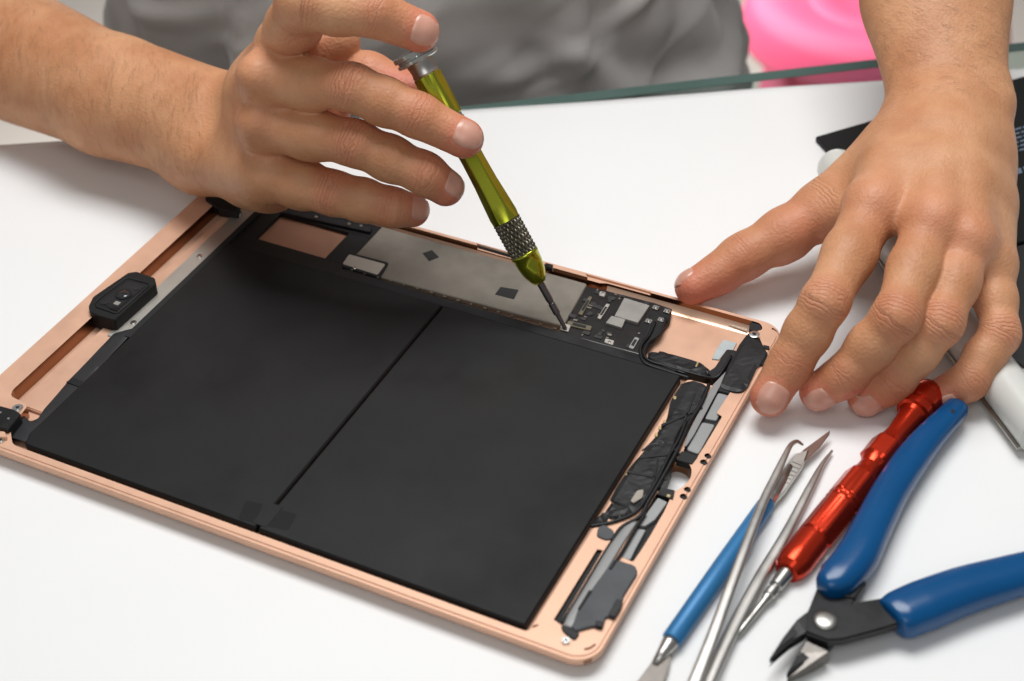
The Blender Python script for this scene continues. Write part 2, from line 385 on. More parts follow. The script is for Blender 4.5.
# ---- coarse rest of the body (outside the frame or clothed)
SHR=TB(-185,175,290); SHL=TB(170,175,290)
el_r=FA[2]+nrm(FA[2]-FA[0])*95+np.array([0,20,5])
el_l=D(937,-130,660)+nrm(D(937,-130,660)-wl)*95+np.array([0,0,-10])
BD=Field((-420,60,-330),(420,760,560),6.)
def bseg(a,b,ra,rb,k=25,flat=None,fs=1.): BD.seg(a,b,ra,rb,k,flat,fs,40)
bseg(FA[1],el_r,30,37); bseg(el_r,SHR,40,48); bseg(D(934,-60,650),el_l,28,37); bseg(el_l,SHL,40,48)
bseg(TB(-12,190,-120),TB(-12,180,180),95,105,40,EN,1.35); bseg(TB(-70,185,-100),TB(-75,180,230),80,75,40,EN,1.3); bseg(TB(50,185,-100),TB(55,180,230),80,75,40,EN,1.3)
bseg(TB(-150,178,275),TB(130,178,275),48,48,40); bseg(TB(-10,175,290),TB(-10,170,390),50,45,30)
bseg(TB(-10,165,450),TB(-10,150,500),66,62,20)
bseg(TB(-75,190,-160),TB(50,190,-160),90,90,40)
for sx in (-85,65): bseg(TB(sx,170,-190),TB(sx*1.3,-140,-190),72,58,30)

def body_mesh():
    Vs=[];Fs=[];k=0;parts=[]
    for f in (RH,LH,BD):
        V,F=f.poly()
        if f is BD:                                             # leave out the stretch the fine arm grids already cover
            lo=np.array([min(max(V[i][0] for i in q),9e9) for q in F])
            def inside(p):
                for g in (RH,LH):
                    hi=g.lo+g.h*(g.n-1)
                    if np.all(p>g.lo+8) and np.all(p<hi-8): return True
                return False
            F=[q for q in F if not inside(V[q[0]])]
        parts.append(len(V)); Vs.append(V); Fs+= [tuple(i+k for i in q) for q in F]; k+=len(V)
    return np.concatenate(Vs),Fs,parts
V,F,parts=body_mesh()
person=empty('person',TB(-12,180,-250),'person in grey shirt holding the green screwdriver and steadying the tablet','person')
me=bpy.data.meshes.new('body'); org=ORG[person.name]
me.from_pydata(((V-org)*S).tolist(),[],F)
for p in me.polygons: p.use_smooth=True
bm=bmesh.new(); bm.from_mesh(me); bmesh.ops.recalc_face_normals(bm,faces=bm.faces); bm.to_mesh(me); bm.free()
# attributes: redness, crease mask, crease coordinate
red=np.zeros(len(V)); cm=np.zeros(len(V)); cc=np.zeros(len(V)); best=np.full(len(V),1e9)
nf=parts[0]+parts[1]
for k,fg in enumerate(FING):
    rngv=slice(0,parts[0]) if fg['F'] is RH else slice(parts[0],nf)
    P=V[rngv]; J=fg['J']; R=fg['R']; nJ=len(J)
    for i in range(nJ-1):
        a,b=J[i],J[i+1]; L=np.linalg.norm(b-a); ax=(b-a)/L; X=P-a; t=X@ax; tc=np.clip(t,0,L); dist=np.linalg.norm(X-tc[:,None]*ax,axis=1)
        upd=(dist<best[rngv])&(dist<R[i]*1.5)&(t>-3); n=fg['d'][i]; dn=(X-t[:,None]*ax)@n/np.maximum(dist,.1)
        last=i==nJ-2
        g=lambda x,s: np.exp(-(x/s)**2)
        dors=np.clip(dn*1.2+.25,0,1); palm=np.clip(-dn*1.2+.2,0,1)
        m=np.zeros(len(P))
        if i>0 or nJ==3: m+=g(t,3.6 if not(last) else 2.2)*dors*(.9 if not last else .65)
        if not last: m+=g(L-t,3.8 if nJ==4 and i==0 else 2.2)*dors*(.9 if (nJ==4 and i==0) else .6)
        m+= (g(t,1.0)+g(L-t,1.0)*(not last))*palm*.7
        co=np.where(t<L/2,t,t-L)
        rd=np.zeros(len(P))
        if last: rd+=np.clip((t-L*.25)/(L*.9),0,1)*.75
        rd+=g(t if i>0 else t+50,5)*.30*dors+g(L-t,5)*.30*dors*(not last)+palm*(.5 if nJ==3 else .25)
        for arr,val in ((cm,m),(cc,co),(red,rd)):
            s_=arr[rngv]; s_[upd]=val[upd]; arr[rngv]=s_
        s_=best[rngv]; s_[upd]=dist[upd]; best[rngv]=s_
red=np.clip(red,0,.85)
# redness over the big knuckles
for p,am,rd_ in ((D(800,238,596),.5,15),(D(742,276,594),.5,13),(D(305,45,590),.5,12),(D(380,78,590),.4,14)):
    dd=np.linalg.norm(V[:nf]-p,axis=1); red[:nf]=np.maximum(red[:nf],am*np.exp(-(dd/rd_)**2))
for p in [D(x,y,d) for x,y,d in ((875,200,564),(934,216,553),(968,238,551),(262,74,575),(260,120,581))]:
    dd=np.linalg.norm(V[:nf]-p,axis=1); red[:nf]=np.maximum(red[:nf],.32*np.exp(-(dd/12)**2))
ev=np.array([e.vertices[:] for e in me.edges])
def relax(arr,it):
    for _ in range(it):
        s_=np.zeros_like(arr); c_=np.zeros_like(arr)
        np.add.at(s_,ev[:,0],arr[ev[:,1]]); np.add.at(s_,ev[:,1],arr[ev[:,0]]); np.add.at(c_,ev[:,0],1); np.add.at(c_,ev[:,1],1)
        arr=.4*arr+.6*s_/np.maximum(c_,1)
    return arr
red=relax(red,12)
# a pink cuticle line round each nail
for fg in FING:
    J=fg['J']; ax=nrm(J[-1]-J[-2]); n=fg['d'][-1]; b=np.cross(ax,n); hw,hl=fg['nail']; r=fg['R'][-1]; c=J[-1]+ax*(r-hl*1.02-.3)
    sl=slice(0,parts[0]) if fg['F'] is RH else slice(parts[0],nf); X=V[sl]-c; u=(X@ax)/hl; hn=X@n; v_=np.arctan2(X@b,np.maximum(hn,.1)+1.5)/(math.radians(52)*hw/5.0)
    rad=(np.abs(u)**3+np.abs(v_)**3)**(1/3); near=(np.linalg.norm(X,axis=1)<14)&(hn>0)&(u<.85)
    g=np.exp(-((rad-1.08)/.09)**2)*near; red[sl]=np.maximum(red[sl],g*.85)
# extended thumb side is pinker
red=relax(red,1); cm=relax(cm,3)
ca=me.color_attributes.new('skin','FLOAT_COLOR','POINT')
buf=np.ones((len(V),4),np.float32); buf[:,0]=red; buf[:,1]=cm; buf[:,2]=(cc+50)/100
ca.data.foreach_set('color',buf.ravel())
me.materials.append(M['skin'])
body=bpy.data.objects.new('body',me); COL.objects.link(body); body.parent=person; ORG['body']=org

# fingernails, fitted to the finished surface
for fg in FING:
    J=fg['J']; Fd=fg['F']; ax=nrm(J[-1]-J[-2]); n=fg['d'][-1]; b=np.cross(ax,n); hw,hl=fg['nail']; r=fg['R'][-1]
    c=J[-1]+ax*(r-hl*1.02-.3); NU,NV=15,15; pts=[];off=[]
    for iu in range(NU):
        for iv in range(NV):
            u=-1+2*iu/(NU-1); v_=-1+2*iv/(NV-1)
            # square -> superellipse disc
            du=u*math.sqrt(1-v_*v_*.42); dv=v_*math.sqrt(1-u*u*.42)
            ang=dv*math.radians(52)*hw/5.0
            rad=max(abs(u),abs(v_)); o=.30-.75*max(0,(rad-.72)/.28)**1.5
            if u>.72: o=.42
            dr=n*math.cos(ang)+b*math.sin(ang); p0=c+ax*du*hl-n*1.5
            pts.append((p0,dr,o))
    P0=np.array([p[0] for p in pts]); DR=np.array([p[1] for p in pts]); T=np.full(len(pts),r+5.)
    for _ in range(90):
        fv=Fd.at(P0+DR*T[:,None]); T=np.where(fv>0,T-np.minimum(np.maximum(fv*.6,.02),.5),T)
    O=np.array([p[2] for p in pts]); G=T.reshape(NU,NV)
    lim=np.median(T)
    Q=P0+DR*(T+O)[:,None]
    Fq=[(i*NV+j,(i+1)*NV+j,(i+1)*NV+j+1,i*NV+j+1) for i in range(NU-1) for j in range(NV-1)]
    nl=make('fingernail',Q,Fq,'nail',person,smooth=True)
    sm=nl.modifiers.new('thick','SOLIDIFY'); sm.thickness=.35*S; sm.offset=-1
# ------------------------------------------------------------------ floor, table, paper
fl_=MB().box(-3500,3500,-1500,4500,-745,-740).build('floor','floor_tile'); tag(fl_,'pale beige floor behind the table','floor',kind='structure')
tbl=empty('table',TB(60,-300,-740),'glass topped table with a green edge, covered by white paper','table')
g=[TB(-900,0)[:2],TB(900,0)[:2],TB(900,-820)[:2],TB(-900,-820)[:2]]
MB().prism([tuple(q) for q in g],-10.6,-.6).build('glass_top','table_glass',tbl,bevel=.8,segs=2)
for s_ in (-820,820):
    for o_ in (-70,-760):
        q=TB(s_,o_); MB().cyl(q[0],q[1],20,-740,-10.8,20).build('leg','leg_metal',tbl)
MB().prism([tuple(TB(-899,-7.5)[:2]),tuple(TB(899,-7.5)[:2]),tuple(TB(899,-.6)[:2]),tuple(TB(-899,-.6)[:2])],-.8,-.35).build('glass_rim','glass_rim',tbl,bevel=.1)
# paper: one thin gently wavy sheet
P0=U(0,145,0); P1=U(1005,71,0); pt=nrm(P1-P0); pnm=np.array([pt[1],-pt[0],0])
bm=bmesh.new(); from mathutils import noise as NZ
xs=np.linspace(-520,760,110); ys=np.concatenate([np.linspace(0,60,14),np.linspace(66,640,60)]); grid=[]
for a in xs:
    row=[]
    for b in ys:
        wob=1.6*NZ.noise((a*.012,0,5))*max(0,1-b/60); p=P0+pt*a+pnm*(b+wob)
        z=.0+(.9*max(0,NZ.noise((a*.01,b*.02,2)))*math.exp(-b/30))
        row.append((p[0],p[1],z))
    grid.append(row)
nb=len(ys); V=[q for r in grid for q in r]; F=[(i*nb+j,(i+1)*nb+j,(i+1)*nb+j+1,i*nb+j+1) for i in range(len(xs)-1) for j in range(nb-1)]
pa=make('paper_sheet',V,F,'paper',smooth=True); tag(pa,'large plain white paper sheet covering the glass table','paper')
sm=pa.modifiers.new('thick','SOLIDIFY'); sm.thickness=.25*S; sm.offset=-1 if pa.data.polygons[0].normal.z>0 else 1

# ------------------------------------------------------------------ pink stool on the floor behind
sc_=U(878,-8,-300)
st_=empty('plastic_stool',(sc_[0],sc_[1],-740),'bright pink round plastic stool standing on the floor behind the table','stool')
base=np.array([sc_[0],sc_[1],-300.]); ax_=(base+np.array([0,0,-40])); R0=108
MB().lathe(ax_,base,[(0,R0+8),(.15,R0+9),(.7,R0+4),(.9,R0-1),(1.0,R0-10),(1.02,R0-20),(.96,R0-34),(.80,R0-60),(.74,R0-100),(.72,18),(.72,.5)],64).build('seat','pink_plastic',st_,smooth=True)
MB().lathe(ax_+np.array([0,0,31]),ax_+np.array([0,0,36]),[(0,60),(.6,62),(1,56),(1.0,40),(.4,36),(.3,2)],48).build('seat_recess','pink_plastic',st_,smooth=True)
for k in range(4):
    a=math.pi/4+k*math.pi/2; p=base+np.array([math.cos(a)*84,math.sin(a)*84,-35]); q=base+np.array([math.cos(a)*130,math.sin(a)*130,-440])
    MB().sweep([p,(p+q)/2,q],[52,46,40],[22,18,16],12,up=(math.cos(a),math.sin(a),0)).build('leg','pink_plastic',st_,smooth=True)
rgp=[base+np.array([math.cos(a)*104,math.sin(a)*104,-230]) for a in np.linspace(0,2*math.pi,33)]
MB().sweep(rgp,12,22,10).build('ring','pink_plastic',st_,smooth=True)

# ------------------------------------------------------------------ clothes
def cloth(name,fn,sr,zr,m,ns=120,nz=90,th=2.):
    V=[fn(a,z) for z in np.linspace(*zr,nz) for a in np.linspace(0,2*math.pi,ns,endpoint=False)]
    F=[(i*ns+j,i*ns+(j+1)%ns,(i+1)*ns+(j+1)%ns,(i+1)*ns+j) for i in range(nz-1) for j in range(ns)]
    o=make(name,V,F,m,person,smooth=True); k=o.modifiers.new('thick','SOLIDIFY'); k.thickness=th*S; k.offset=1; return o
def shirt_pt(a,z):
    c=math.cos(a); s_=math.sin(a)
    w_=np.interp(z,[-170,-140,-115,-95,-75,-55,-30,0,70,160,240,300,330,345],[112,130,150,164,170,166,154,145,138,142,155,150,110,62]) if c>0 else np.interp(z,[-170,-60,70,160,240,300,330,345],[158,166,150,146,158,150,110,62])
    dpt=np.interp(z,[-170,-60,0,160,300,345],[118,122,120,112,85,60])
    x=math.copysign(abs(c)**.8,c)*w_; y=math.copysign(abs(s_)**.8,s_)*dpt
    front=max(0,-s_)
    p=np.array([x*.022,y*.02,z*.016]); f=NZ.noise(p)*9+NZ.noise(p*2.3+np.array([3,1,7]))*5
    # slanting drag folds and a few sharp tucks on the front
    q=(x*.9+z*1.25)*.055+2.2*NZ.noise((x*.012,z*.02,1)); f+=4.2*max(0,math.sin(q))**5*(.3+NZ.noise((x*.02,z*.03,8)))*2
    q=(x*.35-z*1.5)*.07+2.5*NZ.noise((x*.014,z*.02,4)); f+=3.8*max(0,math.sin(q))**6*(.4+NZ.noise((x*.025,z*.03,3)))*2
    f+=1.5*NZ.noise(np.array([x*.06,y*.03,z*.07]))+1.3*max(0,math.sin((x*.6-z*1.1)*.16+3*NZ.noise((x*.02,z*.03,11))))**6
    for x0,wd,am in ((-114,10,-15),(64,5,-6),(-96,5,5)):
        f+=am*math.exp(-((x-x0-.12*z)/wd)**2)*front
    f*=.35+.65*min(1,front*2.2)
    r=1+f/140
    return TB(x*r-2,168+y*r,z)
sh_=cloth('shirt',shirt_pt,0,(-165,345),'shirt_cloth',260,190)
def sleeve(a,b,r0,r1,n=44):
    def fn(t,z):
        p=a+(b-a)*z; ax=nrm(b-a); u=nrm(np.cross(ax,EN)); v=np.cross(ax,u); r=(r0+(r1-r0)*z)*(1+.05*NZ.noise((math.cos(t)*2,math.sin(t)*2,z*6)))
        return p+(u*math.cos(t)+v*math.sin(t))*r
    return cloth('sleeve',fn,0,(0,1),'shirt_cloth',48,n)
sleeve(SHR,SHR*.4+el_r*.6,66,58); sleeve(SHL,SHL*.4+el_l*.6,66,58)
for sx in (-85,65):
    a,b=TB(sx,170,-190),TB(sx*1.3,-140,-190); sleeve(a,b,80,66).name='trouser_leg'
for o in person.children:
    if o.name.startswith('trouser_leg'): o.data.materials[0]=M['trouser_cloth']

# ------------------------------------------------------------------ fine hair on the forearms
def hairs(Vs,Ns,sel,count,dirf,ln,name='arm_hair'):
    idx=rng.choice(np.nonzero(sel)[0],count); hv=[];hf=[]
    for i in idx:
        p=Vs[i]; n=Ns[i]; d=dirf(p,n)+rng.normal(0,.22,3); d=nrm(d-n*(d@n)); L=rng.uniform(.6,1.)*ln; w=np.cross(n,d)*rng.uniform(.018,.034)
        a=p-n*.2; b=p+d*L*.5+n*.55; c=p+d*L+n*.35+rng.normal(0,.3,3); k=len(hv)
        hv+=[a-w,a+w,b-w*.8,b+w*.8,c]; hf+=[(k,k+1,k+3,k+2),(k+2,k+3,k+4)]
    me_=bpy.data.meshes.new(name); me_.from_pydata(((np.array(hv)-org_p)*S).tolist(),[],hf); me_.materials.append(M['arm_hair'])
    o=bpy.data.objects.new(name,me_); COL.objects.link(o); o.parent=person; o['kind']='stuff'; return o
org_p=ORG[person.name]
bmesh_me=body.data; nv=len(bmesh_me.vertices); BV=np.empty(nv*3); bmesh_me.vertices.foreach_get('co',BV); BV=BV.reshape(-1,3)/S+org_p
BN=np.empty(nv*3); bmesh_me.vertices.foreach_get('normal',BN); BN=BN.reshape(-1,3)
pxy=(BV-CC)@RM.T; PXX=512+FPX*pxy[:,0]/pxy[:,2]
ii=np.arange(nv)
s1=(ii<parts[0])&(BN@TC>.05)&(PXX<205)
axr=nrm(wr-FA[0])
hairs(BV,BN,s1,2600,lambda p,n: axr*.2-IU*1.0,9.0)
pyy=340.5+FPX*pxy[:,1]/pxy[:,2]
s2=(ii>=parts[0])&(ii<parts[0]+parts[1])&(BN@TC>.05)&(pyy<95)&(pyy>-60)
hairs(BV,BN,s2,700,lambda p,n: IU*-.5+IR*1.0,7.0)
# ------------------------------------------------------------------ opened tablet
tab=empty('tablet',(120,85,0),'opened rose gold tablet with its screen removed, black battery cells and boards exposed','tablet')
def loop_inset(i,z): 
    return [(x,y,z) for x,y in rrect(i,240-i,i,169.5-i,max(8.5-i,2),10)]
prof=[(7,.25),(4.5,.6),(2.4,1.4),(1.1,2.4),(.35,3.6),(.05,4.6),(0,5.3),(.12,5.75),(.45,6.05),(1.1,6.1),(1.3,6.05),(1.45,6.4)]
LV=[];LF=[];nl=len(loop_inset(0,0))
for i,z in prof: LV+=loop_inset(i,z)
for k in range(len(prof)-1):
    for j in range(nl): LF.append((k*nl+j,k*nl+(j+1)%nl,(k+1)*nl+(j+1)%nl,(k+1)*nl+j))
LF.append(tuple(range(nl-1,-1,-1))); LF.append(tuple((len(prof)-1)*nl+j for j in range(nl)))
case=make('case',LV,LF,'rose_gold',tab)
cut=MB()
# main cavity
cav=[(28,3.9),(218,3.9),(218.3,128),(231.5,128.5),(231.5,167.2),(171,167.4),(169,166.4),(148,166.4),(146,167.2),(20,167.2),(19,162),(10.2,158),(10.0,25.5),(11.6,23.0),(20,22),(22,10)]
cuts=[(rounded(cav,2.0),1.6,9)]
cuts.append((rounded(UV([(728,315.5),(761,323.5),(763,330),(748,332.5),(727,325.5)],6.4),1.6),2.4,9))      # pocket by the far right corner
cuts.append((rounded(UV([(674,457),(686,460),(692,468),(691,478),(684,486),(674,492),(654,491),(668,466)],6.4),2),-2,9))  # connector opening through the case
cuts.append((UV([(597.3,549),(603,550.5),(559.6,624),(553.6,619.6)],6.4),3.5,9))                            # speaker slot
cuts.append((rounded(UV([(717.5,388),(731,391),(716.6,413),(722.2,416.5),(704.5,446),(697,457.5),(683,451)],6.4),.6),4.6,9))
cuts.append((rounded(UV([(657,493),(670,499),(664,512),(650,536),(640,552),(633,562),(619,556)],6.4),.6),4.6,9))
for x,y,r in ((707.9,455.7,1.15),(703.8,462,1.25),(687.5,489.3,1.15),(683.6,496.4,1.25),(206,507,.4)):
    q=U(x,y,6.4); cuts.append(([(q[0]+r*math.cos(a),q[1]+r*math.sin(a)) for a in np.linspace(0,2*math.pi,16,endpoint=False)],4.0,9))
cuts.append((rounded([(10.0,25.8),(14.3,25.8),(14.3,157.5),(10.0,157.5)],1.2),.9,9))
# corner clip notches
for pts in ([(584,648.5),(590,647),(595,643.5),(596,645),(591,649),(584.5,650.5)],[(773,327),(777,330),(779.5,335.5),(777.5,337),(774,332),(771.5,329)],[(531,626.5),(538,624),(538.5,625.6),(533,628)]):
    cuts.append((UV(pts,6.4),5.5,9))
for pts,zz in (([(476,242.5),(512,253),(512,258),(478,247)],4.5),([(545,262),(553,264),(553,269),(546,267)],4.5),([(585,273),(650,291),(652,296),(588,278)],5.2)):
    cuts.append((UV(pts,6.4),zz,9))
cmesh=[]
for k,(poly,z0,z1) in enumerate(cuts):
    mb=MB().prism(poly,z0,z1); o=make('cutter',mb.V,mb.F,'gap_black'); cmesh.append(o)
    md=case.modifiers.new('cut','BOOLEAN'); md.operation='DIFFERENCE'; md.object=o; md.solver='EXACT'
bpy.context.view_layer.update()
# the case object and cutters share no transform: bring the case's parent offset in before evaluating
dg=bpy.context.evaluated_depsgraph_get(); ev_=case.evaluated_get(dg)
nm=bpy.data.meshes.new_from_object(ev_); case.modifiers.clear(); case.data=nm
for o in cmesh: bpy.data.objects.remove(o)
for p in case.data.polygons: p.use_smooth=True
case.data.set_sharp_from_angle(angle=math.radians(28))
case.data.materials.append(M['rose_gold_wall_shaded'])
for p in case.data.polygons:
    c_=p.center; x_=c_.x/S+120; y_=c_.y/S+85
    if abs(p.normal.z)<.35 and 1.7<x_<238.3 and 1.7<y_<167.9: p.material_index=1  # inner walls take the darkened copy
bv=case.modifiers.new('edge','BEVEL'); bv.width=.22*S; bv.segments=2; bv.limit_method='ANGLE'; bv.angle_limit=math.radians(50); bv.use_clamp_overlap=True

def T(name,m,pts,z0,z1,parent=tab,bevel=.15,r=0,label=None,mm=False,taper=0.,kind=None):
    """flat part from an outline"""
    poly=pts if mm else UV(pts,z1)
    if r: poly=rounded(poly,r)
    return MB().prism(poly,z0,z1,taper).build(name,m,parent,bevel=bevel,label=label,kind=kind)
def ribbon(name,m,pts,w,h,parent=tab,n=10,sm=6,power=3.,label=None):
    P=spline([U(x,y,z) for x,y,z in pts],sm)
    ww=w if not hasattr(w,'__len__') else np.interp(np.linspace(0,1,len(P)),np.linspace(0,1,len(w)),w)
    return MB().sweep(P,ww,h,n,power=power).build(name,m,parent,smooth=True,label=label)
def wrinkled(name,m,pts,z0,z1,amp,parent=tab,r=1.5,step=1.7,label=None,seed=0,freq=.35,droop=.8):
    """creased tape or flex: outline filled with a fine grid whose height wavers"""
    poly=rounded(UV(pts,z1),r); bm=bmesh.new(); vs=[bm.verts.new((x,y,z1)) for x,y in poly]; bm.faces.new(vs)
    A=np.array(poly); lo,hi=A.min(0),A.max(0)
    for ax_ in (0,1):
        for q in np.arange(lo[ax_]+step,hi[ax_],step):
            c=[0,0,z1]; c[ax_]=q; nn=[0,0,0]; nn[ax_]=1
            bmesh.ops.bisect_plane(bm,geom=bm.verts[:]+bm.edges[:]+bm.faces[:],plane_co=c,plane_no=nn)
    be=[v for v in bm.verts if v.is_boundary]; bset=set(be)
    from mathutils import noise
    for v in bm.verts:
        q=.9-2.2*abs(noise.noise((v.co.x*freq*.8+seed*7.1,v.co.y*freq*.45,seed*3.3)))-.9*abs(noise.noise((v.co.x*freq*1.3+v.co.y*freq*.9,9+v.co.y*freq*.3,seed)))
        v.co.z=z1+amp*q-(droop if v in bset else 0)
    rt=bmesh.ops.extrude_face_region(bm,geom=bm.faces[:]); 
    for e in rt['geom']:
        if isinstance(e,bmesh.types.BMVert): e.co.z=z0
    bm.verts.index_update()
    V=[tuple(v.co) for v in bm.verts]; F=[tuple(v.index for v in f.verts) for f in bm.faces]; bm.free()
    return make(name,V,F,m,parent,smooth=name.endswith('cable'),auto=50 if name.endswith('cable') else None,label=label)
def screw(x,y,z,r=1.1,parent=tab):
    q=U(x,y,z); s=MB().cyl(q[0],q[1],r,z-.8,z,20).cyl(q[0],q[1],r*.8,z,z+.15,20)
    o=s.build('screw','screw_metal',parent,bevel=.12); MB().cyl(q[0],q[1],r*.38,z+.1,z+.17,6).build('screw_socket','gap_black',o); return o

# battery
bat=MB().prism([(30.2,6.6),(121.2,6.6),(121.2,131.2),(27.2,131.2),(27.2,12)],1.9,5.0)
bat=T('battery','cell_black',[(30.4,6.8),(121.5,6.8),(121.5,19.5),(121.5,131),(28.2,131),(28.2,12)],1.7,5.1,mm=True,bevel=.5,r=.8,label='left black battery cell')
MB().prism(rounded([(122.4,6.8),(215.4,6.8),(215.4,130.4),(122.4,130.4)],1.0),1.7,5.1).build('battery','cell_black',tab,bevel=.5,label='right black battery cell')
T('battery_tape','cell_black',[(119.6,8.2),(124.6,8.2),(124.6,18.2),(119.6,18.2)],4.9,5.22,mm=True,bevel=.05)
T('tape_square','tape_patch',[(238,518.5),(246,500),(263,504),(254,522.5)],4.9,5.16,bevel=.02,r=.4)
T('tape_square','tape_patch',[(267,526),(279,509),(297,514),(288,530)],4.9,5.16,bevel=.02,r=.4)
# protection board flap of the battery
T('battery_flap','tape_black',[(120,130.5),(213.5,130.2),(212,134.6),(167,135.6),(76,135.3),(76,130.5)],1.8,4.7,mm=True,bevel=.5)
# black film frame round the gold window
F0=[(27.5,131),(76,131),(76,166),(27.5,166)]; W0=[(35.0,139.5),(66.5,139.2),(66.5,157.5),(35.0,157.5)]
fm=MB(); z0,z1=1.8,3.6
fm.box(27.5,76,131,139.3,z0,z1).box(27.5,76,157.5,166,z0,z1).box(27.5,35,139.3,157.5,z0,z1).box(66.5,76,139.3,157.5,z0,z1)
fm.build('film_frame','film_black',tab,bevel=.1)
T('antenna_flex','tape_black',[(283,207),(372,227.5),(370,232),(281,212)],3.2,4.8,r=.5)
for x,y in ((316,216.5),(349,223.5),(361,225.5)): screw(x,y,5.2,.7)
T('window_shaded_floor','shaded_floor_gold',[(33,138),(68,138),(68,159),(33,159)],1.5,1.95,mm=True,bevel=0)  # dark sheet painting the shade on the case floor inside the window
# shield over the left part of the logic board
sh=T('shield_plate','shield',[(76.5,136.6),(166.8,139.0),(164.3,165.3),(76.5,165.6)],2.2,4.3,mm=True,bevel=.35,r=1)
T('square_sticker','gap_black',[(422.5,253),(432,250),(439,257),(429,261)],4.2,4.42,sh,bevel=0)
T('square_sticker','gap_black',[(500.6,286.8),(518.6,289.8),(514,299),(495,294.3)],4.2,4.42,sh,bevel=0)
T('battery_clip_pad','gap_black',[(347,251.5),(389,262.5),(380,277.5),(341,266)],3.8,4.75,sh,r=1.2,bevel=.1)
cl=T('battery_clip','strip_metal',[(349,254),(385.5,264),(377.5,274.5),(342.5,263.5)],4.3,5.0,sh,r=.8,bevel=.15)
screw(355,267.5,5.1,.8)
# component edge under the shield
ce=MB()
for k in range(16):
    x=80+k*5.6; ce.box(x,x+random.uniform(.6,1.6),135.7,136.5,4.3,4.75)
ce.build('edge_components','connector_tan',tab,kind='stuff')
# logic board, right part
lb_=T('logic_board','board',[(584.5,286),(600,289),(655,303),(672,309),(670,321),(656,336),(647,350),(641,353.5),(563,333)],2.4,3.9,bevel=.12)
T('large_chip_shield','chip_grey',[(624.3,297.5),(649.8,305.2),(638,322.5),(614.5,315.5)],3.8,5.3,lb_,bevel=.15)
T('small_chip_shield','chip_grey',[(611.5,315.5),(625.5,319.2),(621.9,327.5),(605.7,322.5)],3.8,5.0,lb_,bevel=.12)
def conn(pts,m='connector_tan'):
    o=T('connector',m,pts,3.8,4.6,lb_,r=.5,bevel=.1)
    c=np.array(UV(pts,4.6)); ce_=c.mean(0); inn=[tuple(ce_+(p-ce_)*.55) for p in c]
    MB().prism(inn,4.5,4.72).build('connector_core','gap_black',o); return o
conn([(589,296),(592.6,296.8),(582,315),(578,313.6)]); conn([(606.5,303.2),(610,304.2),(600.6,319),(597,317.8)],'strip_metal')
conn([(568,320.5),(592,326),(590.5,330.5),(566.5,324.8)]); conn([(635,336.6),(639.6,338),(633.2,349),(628.5,347.2)],'grey_pad')
T('solder_pad','strip_metal',[(600,291),(606,292),(604.6,296.5),(598.6,295)],3.8,4.9,lb_,r=.5); screw(603,293,5.0,.6,lb_)
T('solder_pad','strip_metal',[(605.5,338),(614.5,340.5),(613,345),(604,342)],3.8,4.8,lb_,r=.5); screw(609.5,341.6,4.9,.6,lb_)
T('solder_pad','strip_metal',[(562,322.5),(571,325),(568.5,331.5),(559.5,329)],3.8,4.7,lb_,r=.4)
for x,y in ((656,307.5),(667.2,311),(661.3,319.6),(648.8,321)):
    q=U(x,y,4.6); MB().prism(rounded([(q[0]-1.3,q[1]-1),(q[0]+1.1,q[1]-1),(q[0]+1.1,q[1]+1.1),(q[0]-1.3,q[1]+1.1)],.4),3.8,4.7).cyl(q[0],q[1],.7,4.7,5.1,12).build('antenna_socket','screw_metal',lb_,bevel=.08)
dc=MB()
for k in range(46):
    x=random.uniform(167,194); y=random.uniform(138,164)
    if 177<x<194 and 143<y<161: continue
    a,b_=random.choice([(1.0,.7),(.7,1.1),(1.4,.9),(.6,.6)]); dc.box(x-a,x+a,y-b_,y+b_,3.85,4.15+random.random()*.25)
dc.build('dark_chips','chip_dark',lb_,kind='stuff')
# fine components scattered over the board
fc=MB(); zone=[(166.5,138,196,165)]
for k in range(38):
    x=random.uniform(166,206); y=random.uniform(137.5,164.5)
    if x>194: continue
    if 176<x<196 and 141<y<162 and random.random()<.7: continue
    a,b_=random.choice([(.5,.25),(.25,.5),(.8,.4),(.35,.35)]); fc.box(x-a,x+a,y-b_,y+b_,3.85,4.05+random.random()*.3)
fc.build('tiny_components','shield',lb_,kind='stuff')
T('board_edge_highlight','steel_dull',[(564,333.3),(641,353.8),(641,354.6),(564,334.1)],3.7,4.5,bevel=.05)  # added steel line standing for the highlight along the tape edge
T('board_edge_tape','tape_black',[(562,332.5),(571,333),(643,352),(646,358),(636,358.5),(562,338.5)],2.0,4.3,r=.4)
T('board_ribbon','film_black',[(650,312),(670,315),(667,324),(650,347),(640,346),(648,326)],3.8,4.25,r=1.5)
# antenna leads
ribbon('antenna_cable','tape_black',[(666,318,5.0),(660,333,5),(648,343,5),(644,354,5),(650,361,5.0),(668,366.5,5),(700,375.5,5.3),(715,377.5,6.2),(722,371,6.8),(731,356,7)],1.1,1.0,sm=8,power=2)
ribbon('antenna_cable','tape_black',[(655,322,4.8),(649,335,4.8),(641,346,4.8),(641,356,4.8),(646,363.5,4.8),(662,369.5,4.8),(690,378,4.8)],1.2,1.0,sm=8,power=2)
wrinkled('flex_sleeve','tape_black',[(648,350),(662,351),(680,355.5),(699,360.5),(709,367),(713,374),(704,376.5),(680,370.5),(660,364),(648,358)],2.0,5.6,.35,seed=3)
T('gold_contact','gold_contact',[(697,361.5),(699.3,362),(697.2,366.5),(695,366)],5.5,5.85)
T('white_pad','white_pad',[(723.6,339.5),(736.8,342.8),(733,350),(727,349.5),(719,359.5),(712,358.5),(717,348.5)],1.6,2.1,bevel=.05)
T('antenna_lead','tape_black',[(727,349),(737,350.5),(733,361),(727,368),(721,376),(712,377),(707,372.5),(715,367)],2.0,6.2,r=.8)
